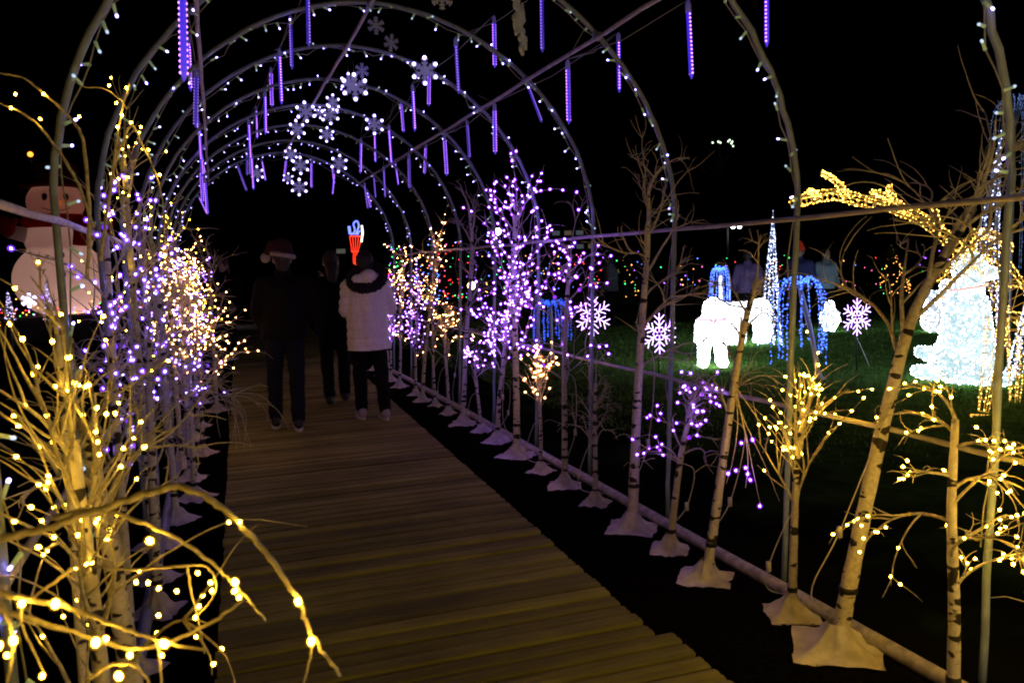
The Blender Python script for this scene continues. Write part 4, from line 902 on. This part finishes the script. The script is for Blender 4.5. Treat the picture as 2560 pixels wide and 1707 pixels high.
def gold_deer():
    """wire-frame golden reindeer: rings and stringers of rope light, long branched antlers"""
    p = G(2250, 955); p.z = 0; yb = p.y
    t = thing('golden_reindeer_light', 'golden wire-frame reindeer with huge branched antler, by the seated bear', 'reindeer figure', p)
    base = p
    PX = lambda x, y, dy=0: AY(x, y, yb+dy)-base
    rng = random.Random(12)
    def limb(nm, ctrl, r0, r1, led_step=.028, rr=None):
        pts = curve_pts(ctrl, 8); n = len(pts); wf = MB(); ld = MB(); N = 3 if 'tine' in nm else 5
        fr = []; a = (pts[1]-pts[0]).normalized().orthogonal().normalized()
        for i, q in enumerate(pts):
            d = (pts[min(i+1, n-1)]-pts[max(0, i-1)]).normalized(); a = (a-d*a.dot(d)).normalized(); b = d.cross(a); r = r0+(r1-r0)*i/(n-1)
            fr.append([q+(a*math.cos(k*2*math.pi/N)+b*math.sin(k*2*math.pi/N))*r for k in range(N)])
        for k in range(N):
            L = [f[k] for f in fr]; wf.tube(L, .004, 4); acc = 0
            for i in range(1, n):
                seg = (L[i]-L[i-1]); m_ = max(1, int(seg.length/led_step))
                for j in range(m_): ld.octa(L[i-1]+seg*((j+rng.random())/m_)+V((rng.gauss(0, .005), rng.gauss(0, .005), rng.gauss(0, .005))), .0052)
        for f in fr[::2]: wf.tube(f+[f[0]], .003, 4)
        o = wf.build(nm, glow('gold_wire', (1.0, .50, .04), .55), t); ld.build('rope_light', LEDG, o, kind='stuff')
    limb('antler', [PX(2215, 590), PX(2190, 560), PX(2130, 510), PX(2060, 478), PX(1980, 462), PX(1920, 448), PX(1870, 455), PX(1822, 466)], .062, .045)
    limb('antler_tine', [PX(1945, 455), PX(1930, 425), PX(1905, 405), PX(1888, 397)], .034, .018)
    limb('antler_tine', [PX(2085, 490), PX(2050, 455), PX(2042, 425)], .034, .018); limb('antler_tine', [PX(2050, 462), PX(2020, 446), PX(2000, 442)], .028, .016)
    limb('antler_tine', [PX(2155, 530), PX(2150, 490), PX(2138, 466)], .03, .016); limb('antler_tine', [PX(1880, 455), PX(1868, 440), PX(1855, 438)], .026, .014)
    limb('antler', [PX(2215, 585, .3), PX(2240, 540, .35), PX(2290, 545, .4), PX(2320, 570, .45)], .06, .04)
    limb('head', [PX(2165, 640, .05), PX(2200, 615, .1), PX(2240, 585, .2)], .07, .12)
    limb('neck', [PX(2240, 585, .2), PX(2290, 620, .3), PX(2325, 680, .4)], .11, .17)
    limb('body', [PX(2325, 690, .4), PX(2420, 700, .5), PX(2540, 700, .7)], .22, .24)
    for x0, x1, y1, dy in ((2290, 2258, 945, 0), (2335, 2330, 930, .35), (2500, 2500, 930, .5), (2540, 2545, 930, .8)):
        limb('leg', [PX(x0, 730, dy), PX((x0+x1)/2, 840, dy), PX(x1, y1, dy)], .10, .045)
    mb = MB()
    for q in ((0, 0),): mb.tube([PX(2230, 952), PX(2290, 954), PX(2292, 962), PX(2232, 960), PX(2230, 952)], .008, 4)
    mb.build('foot_frame', glow('gold_frame', (1, .5, .06), 1.5), t)
gold_deer()

def cone(lab, px, top, r, M, seed, tilt=(0, 0)):
    p = G(*px); p.z = 0; tp = AY(top[0], top[1], p.y)-p; rng = random.Random(seed)
    t = thing('cone_light', lab, 'light cone', p); wf = MB(); ld = MB(); N = 10; axis = V((0, 0, tp.z)) + V((tp.x, 0, 0))
    for a in range(N):
        an = a*2*math.pi/N; wf.tube([V((r*math.cos(an), r*math.sin(an), 0)), axis], .004, 4)
    for k in range(1, 14):
        f = k/14; wf.tube([axis*f+V((r*(1-f)*math.cos(q), r*(1-f)*math.sin(q), 0)) for q in [2*math.pi*i/12 for i in range(13)]], .003, 4)
    for k in range(520):
        f = 1-math.sqrt(rng.random()) if rng.random() < .8 else rng.random(); an = rng.randint(0, N-1)*2*math.pi/N+rng.gauss(0, .12)
        ld.octa(axis*f+V((r*(1-f)*math.cos(an), r*(1-f)*math.sin(an), 0)), rng.uniform(.007, .012))
    wf.build('frame', mat('white_wire', (.5, .55, .6), .5, (.4, .5, 1), .12), t); ld.build('led_net', M, t, kind='stuff')
CONEL = glow('cone_white', (.55, .62, 1.0), 9)
cone('tall narrow white light cone on the lawn behind the reindeer', (1768, 792), (1776, 482), .20, CONEL, 1)
cone('very tall white light cone rising behind the seated bear', (2240, 800), (2300, 300), .30, CONEL, 2)
cone('white lattice light cone by the lawn edge right of the golden reindeer', (2362, 868), (2372, 640), .26, CONEL, 7)

def willow(lab, px, top, R_, n, drop, M, seed, lean=0.0, thick=.03, dim=False):
    p = G(*px); p.z = 0; H = (AY(top[0], top[1], p.y)-p).z; rng = random.Random(seed)
    t = thing('willow_light', lab, 'light tree', p); mb = MB(); fnt = 'fountain' in lab
    mb.tube([V((0, 0, .0)), V((0, 0, .02))], [R_*.3, R_*.28], 14); mb.tube([V((0, 0, .02)), V((0, 0, .1))], [R_*.16, thick], 10)
    mb.tube(curve_pts([V((0, 0, .04)), V((lean*.4, 0, H*.45)), V((lean, 0, H*.88))], 6), thick, 8)
    mb.build('stem', glow('lit_stem', (.8, .85, 1), 3) if fnt else mat('willow_stem', (.5, .5, .5), .5), t)
    for k in range(n):
        an = 2*math.pi*k/n+rng.uniform(-.2, .2); rr = R_*rng.uniform(.7, 1.1); o = V((lean, 0, H*.86)); d = V((math.cos(an), math.sin(an), 0))
        end = max(.12, H*(.86-drop*rng.uniform(.7, 1.05)))
        pts = curve_pts([o, o+d*rr*.35+V((0, 0, H*.12)), o+d*rr*.8+V((0, 0, H*.08)), o+d*rr+V((0, 0, -H*.12)), V((o.x+d.x*rr*1.02, d.y*rr*1.02, (end+H*.7)/2)), V((o.x+d.x*rr, d.y*rr, end))], 6)
        w_ = MB(); w_.tube(pts, .005, 4); bo = w_.build('strand', mat('strand_wire', (.35, .42, .5), .5), t); ld = MB()
        for i in range(4, len(pts)):
            if rng.random() < .85: ld.octa(pts[i]+V((rng.gauss(0, .008), rng.gauss(0, .008), rng.gauss(0, .02))), .0095)
            if rng.random() < .6: ld.octa(pts[i].lerp(pts[i-1], .5), .0095)
        ld.build('led_string', M, bo, kind='stuff')
BLUE = glow('blue_led', (.045, .13, 1.0), 7); BLUEF = glow('blue_led_faint', (.03, .10, 1.0), 2.2); BLUED = glow('blue_led_dim', (.2, .35, 1.0), .8, 'NONE')
willow('blue weeping willow light on a curved white stem', (1880, 870), (1850, 636), .33, 15, .66, BLUE, 31, -.28)
willow('blue weeping willow light behind the violet-lit birch', (1268, 822), (1272, 690), .36, 13, .62, BLUEF, 32)
willow('small blue fountain light on a stem behind the bear cub', (1656, 790), (1656, 612), .21, 14, .4, BLUE, 33)
willow('very tall faint weeping light at the lawn edge, mostly unlit', (2318, 800), (2318, 215), .38, 12, .55, BLUED, 34, 0, .02)

def staked(lab, px, ctr, d, M, rz=0):
    p = G(*px); p.z = 0; c = AY(ctr[0], ctr[1], p.y)-p; D = (p+c-V((0, 0, CAMZ))).dot(fw); r = d*K/FPX*D/2
    t = thing('staked_snowflake', lab, 'snowflake', p); mb = MB(); mb.tube([V((0, 0, 0)), c+V((0, .03, 0))], .011, 6); mb.build('stake', M_BLACK, t)
    f = MB(); ld = MB(); rng = random.Random(int(px[0]))
    for k in range(6):
        a = math.pi/3*k+math.pi/6; u = V((math.cos(a), 0, math.sin(a))); v_ = V((-math.sin(a), 0, math.cos(a)))
        segs = [(u*.12, u*1.0)]+[(u*s, u*(s+.24)+v_*sg*.26) for s in (.38, .66) for sg in (-1, 1)]+[(u*.30-v_*.16, u*.30+v_*.16)]
        for q0, q1 in segs:
            f.tube([c+q0*r, c+q1*r], .006, 5); m_ = max(3, int((q1-q0).length*r/.018))
            for i in range(m_+1): ld.octa(c+q0.lerp(q1, i/m_)*r+V((0, -.006, 0)), .0085)
    f.build('frame', mat('flake_frame', (.4, .35, .5), .5, (.35, .12, 1), .5), t); ld.build('led_dots', M, t, kind='stuff')
    cb = MB(); cb.tube(curve_pts([c+V((0, .02, -r)), c+V((.08, -.02, -r-.2)), c+V((.17, -.05, -r-.42))], 5), .005, 5); cb.build('power_cord', mat('white_cord', (.6, .6, .58), .5), t)
VIO = glow('violet_dots', (.60, .36, 1.0), 8)
staked('violet-white snowflake on a black stake beside the small penguin', (1968, 852), (1968, 728), 84, VIO)
staked('violet-white snowflake on a black stake between two tall bare birches', (1514, 868), (1514, 766), 92, VIO)
staked('violet-white snowflake on a stake seen through the violet-lit birch crown', (1362, 838), (1362, 725), 92, VIO)

# ------------------------------------------------------------------ far away: hedge lights, floodlights, neon torch, building
def far():
    rng = random.Random(77)
    cols = [glow('dist_red', (1, .04, .03), 5), glow('dist_green', (.06, 1, .25), 4), glow('dist_violet', (.4, .1, 1), 7), glow('dist_amber', (1, .42, .08), 6), glow('dist_blue', (.08, .2, 1), 6), glow('dist_pink', (1, .15, .5), 5)]
    hed = mat('dark_hedge', (.012, .02, .009), .95, var=.4, nscale=4)
    def hedge(lab, x0, x1, yb, D, hh, n, zlo, zhi):
        """dark bush row with tiny coloured lights thrown over it"""
        a = AD(x0, yb, D); b = AD(x1, yb, D*1.06); a.z = b.z = 0; L = (b-a).length; d = (b-a)/L
        t = thing('hedge', lab, 'hedge', (a+b)/2); o = (a+b)/2; fo = MB(); lt = MB()
        for k in range(900):
            q = a+d*rng.uniform(0, L)+V((0, rng.uniform(0, 1.2), rng.uniform(0, hh)*(1 if rng.random() < .8 else 1.15)))-o
            u = V((rng.gauss(0, 1), rng.gauss(0, 1), rng.gauss(0, 1))).normalized(); v_ = u.orthogonal().normalized()
            s = rng.uniform(.08, .2); fo.add([q+u*s, q+v_*s*.6, q-u*s, q-v_*s*.6], [(0, 1, 2, 3)])
        fo.build('foliage', hed, t, False, 'stuff')
        for k in range(n):
            # clustered strands
            f = rng.choice([.05, .13, .22, .3, .37, .46, .55, .66, .72, .8, .93])+rng.gauss(0, .035); q = a+d*f*L+V((rng.gauss(0, .1), -.15-.25*rng.random(), zlo+(zhi-zlo)*rng.random()**1.4))-o
            ci = int((f*9+rng.random()*2.2) % 6)
            lt.octa(q, rng.uniform(.014, .030)*D/30, ci)
        lt.build('string_lights', cols, t, False, 'stuff')
    hedge('dark hedge strung with tiny red and violet lights past the tunnel end', 880, 1130, 640, 30, 2.1, 190, .3, 2.4)
    hedge('dark hedge strung with tiny multicoloured lights behind the violet birches', 1130, 1480, 640, 34, 1.6, 100, .4, 1.9)
    hedge('dark hedge strung with sparse coloured lights behind the staked snowflakes', 1490, 1760, 650, 30, 1.3, 36, .5, 1.5)
    hedge('dark hedge strung with sparse lights beyond the visitors', 1780, 2200, 660, 27, 1.2, 34, .4, 1.5)
    for lab, x, y, D, hgt, cc, n in (('dark conifer dotted with tiny amber lights beyond the lawn', 2045, 690, 25, 1.7, 3, 90), ('small dark conifer with amber and green lights', 1430, 660, 30, 1.5, 3, 30)):
        b = AD(x, y, D); b.z = 0; t = thing('conifer', lab, 'tree', b); tr = MB(); tr.tube([(0, 0, 0), (0, 0, hgt)], [.07, .01], 8); tr.build('trunk', mat('bark', (.05, .035, .025), .9), t)
        cr = MB(); lt = MB()
        for k in range(700):
            f = rng.random()**.7; an = rng.uniform(0, 6.28); r = .62*(1-f)*rng.uniform(.5, 1); q = V((r*math.cos(an), r*math.sin(an), .15+f*(hgt-.1))); u = V((math.cos(an), math.sin(an), -.5)); v_ = V((-math.sin(an), math.cos(an), 0))
            cr.add([q, q+u*.12+v_*.03, q+u*.2, q+u*.12-v_*.03], [(0, 1, 2, 3)])
        for k in range(n): f = rng.random(); an = rng.uniform(3, 6.4); r = .66*(1-f); lt.octa((r*math.cos(an), r*math.sin(an), .2+f*(hgt-.15)), .017, cc if rng.random() < .8 else 1)
        cr.build('crown', hed, t, False); lt.build('string_lights', cols, t, False, 'stuff')
    def flood(lab, x, y, D, n, c, s, r, zdrop=None):
        h = AD(x, y, D); t = thing('floodlight', lab, 'floodlight', (h.x, h.y, 0)); mb = MB(); mb.tube([(0, 0.1, 0), (0, .1, h.z+.1)], [.07, .05], 8)
        if n > 1: mb.tube([(-.55, .1, h.z), (.75, .1, h.z)], .04, 6)
        mb.build('pole', mat('pole_metal', (.2, .2, .22), .5, metal=.6), t)
        for k, dx in enumerate([0] if n == 1 else (-.45, .22, .6)):
            q = MB(); q.tube([(dx, .12, h.z), (dx, -.02, h.z)], [r*.7, r*1.15], 12); q.build('housing', M_BLACK, t); e = MB(); e.ball((dx, -.03, h.z), (r, r*.4, r), 0, 12, 8); e.build('lens', glow('flood_'+c[0], c[1], s), t)
    flood('white floodlight on a pole far behind the tallest violet birch', 1143, 532, 38, 1, ('w', (.9, .95, 1)), 16, .16)
    flood('three white floodlights on one far pole', 1674, 520, 40, 3, ('w', (.9, .95, 1)), 16, .12)
    flood('warm path lamp glowing low behind the row of birches', 1082, 656, 22, 1, ('a', (1, .6, .3)), 14, .11)
    flood('orange lamp on a far pole left of the snowman hat', 70, 355, 40, 1, ('o', (1, .3, .03)), 3, .13)
    # string in a far tree top
    c = AD(1660, 332, 36); t = thing('tall_tree', 'tall dark tree with a few white lights near its top', 'tree', (c.x, c.y, 0)); tr = MB(); tr.tube([(0, .3, 0), (.1, .3, c.z*.6), (0, .3, c.z+.4)], [.22, .14, .03], 8)
    for k in range(16): a = rng.uniform(0, 6.28); z = rng.uniform(.4, 1)*c.z; tr.tube([(0, .3, z), (math.cos(a)*1.1, .3+math.sin(a)*1.1, z+.9)], [.05, .01], 5)
    tr.build('trunk', mat('far_bark', (.012, .010, .009), .95), t); lt = MB()
    for x, y in ((1637, 328), (1655, 328), (1650, 326), (1676, 322), (1680, 330), (1684, 336), (1682, 326), (1673, 325)): lt.octa(AD(x, y, 35.9)-V((c.x, c.y, 0)), .05)
    lt.build('string_lights', glow('far_white', (.8, 1, .7), 3), t, False, 'stuff')
    # neon torch
    D = 26; b = AD(818, 612, D); t = thing('neon_torch', 'red neon torch with blue neon flame standing beyond the tunnel', 'neon sign', (b.x, b.y, 0)); o = V((b.x, b.y, 0)); Q = lambda x, y: AD(x, y, D)-o
    rd = MB(); bl = MB(); wh = MB()
    for k in range(5):
        f = k/4; rd.tube([Q(803+27*f, 543+1*f), Q(806+21*f, 560), Q(808+14*f, 578)], .009, 5)
    rd.tube([Q(803, 543), Q(830, 543)], .018, 5); rd.tube([Q(807, 578), Q(823, 578)], .018, 5)
    for k in range(3): rd.tube([Q(812+4*k, 578), Q(812+3*k, 600), Q(813+1.5*k, 609)], .011, 5)
    bl.tube(curve_pts([Q(803, 520), Q(806, 538), Q(815, 530), Q(812, 514), Q(820, 508), Q(824, 520), Q(818, 536), Q(828, 530)], 5), .026, 6); bl.tube([Q(800, 520), Q(802, 537), Q(824, 538)], .022, 6)
    wh.tube([Q(831, 518), Q(833, 535), Q(830, 556)], .03, 6)
    po = MB(); po.tube([Q(814, 606)*1.0, V((Q(814, 606).x, 0.05, 0))], .03, 6)
    rd.build('red_tube', glow('neon_red', (1, .03, .01), 3.2), t); bl.build('flame', glow('neon_blue', (.12, .16, 1), 3), t); wh.build('highlight', glow('neon_white', (.9, .8, .6), 3), t); po.build('pole', M_BLACK, t)
    # notice board and pale kerb past the boardwalk
    c = AD(783, 577, 24); t = thing('notice_board', 'small pale notice board on posts beyond the tunnel end', 'sign', (c.x, c.y, 0)); mb = MB(); mb.box((0, 0, c.z), (.26, .03, .13)); mb.build('panel', mat('board_pale_glow', (.5, .5, .4), .6, (.6, .6, .45), .10), t, False)  # faint glow put into the pale panel colour
    for s in (-1, 1): mb = MB(); mb.tube([(s*.1, .02, 0), (s*.1, .02, c.z)], .015, 6); mb.build('post', M_BLACK, t)
    g = G(570, 758); mb = MB(); mb.box((0, 0, .07), (.95, .4, .14)); mb.box((0, 0, .145), (.99, .44, .02)); o_ = mb.build('kerb_block', mat('pale_concrete', (.55, .52, .38), .85, var=.15, nscale=9), None, False, loc=(g.x, g.y, 0)); tag(o_, 'low pale concrete kerb block past the far end of the boardwalk', 'kerb')
    # building
    c = AD(1305, 560, 95); t = thing('building', 'far dark low building with a few dim lit windows', 'building', (c.x, c.y, 0)); mb = MB(); mb.box((0, 2.5, 3), (7.5, 5, 6)); mb.build('wall', mat('far_wall', (.05, .05, .055), .9), t, False); mb = MB(); mb.box((0, 2.5, 6.1), (7.9, 5.4, .25)); mb.build('roof', mat('far_roof', (.03, .03, .03), .9), t, False)
    for r_ in range(2):
        for k in range(5):
            if rng.random() < .75: mb = MB(); mb.box((-3+k*1.5, -.03, 4.7-r_*1.6), (.9, .06, .5)); mb.build('window', glow('far_window%d' % (k % 2), ((1, .8, .5), (.7, .8, 1))[k % 2], .07), t, False)
far()
bpy.data.scenes.remove(TMP)
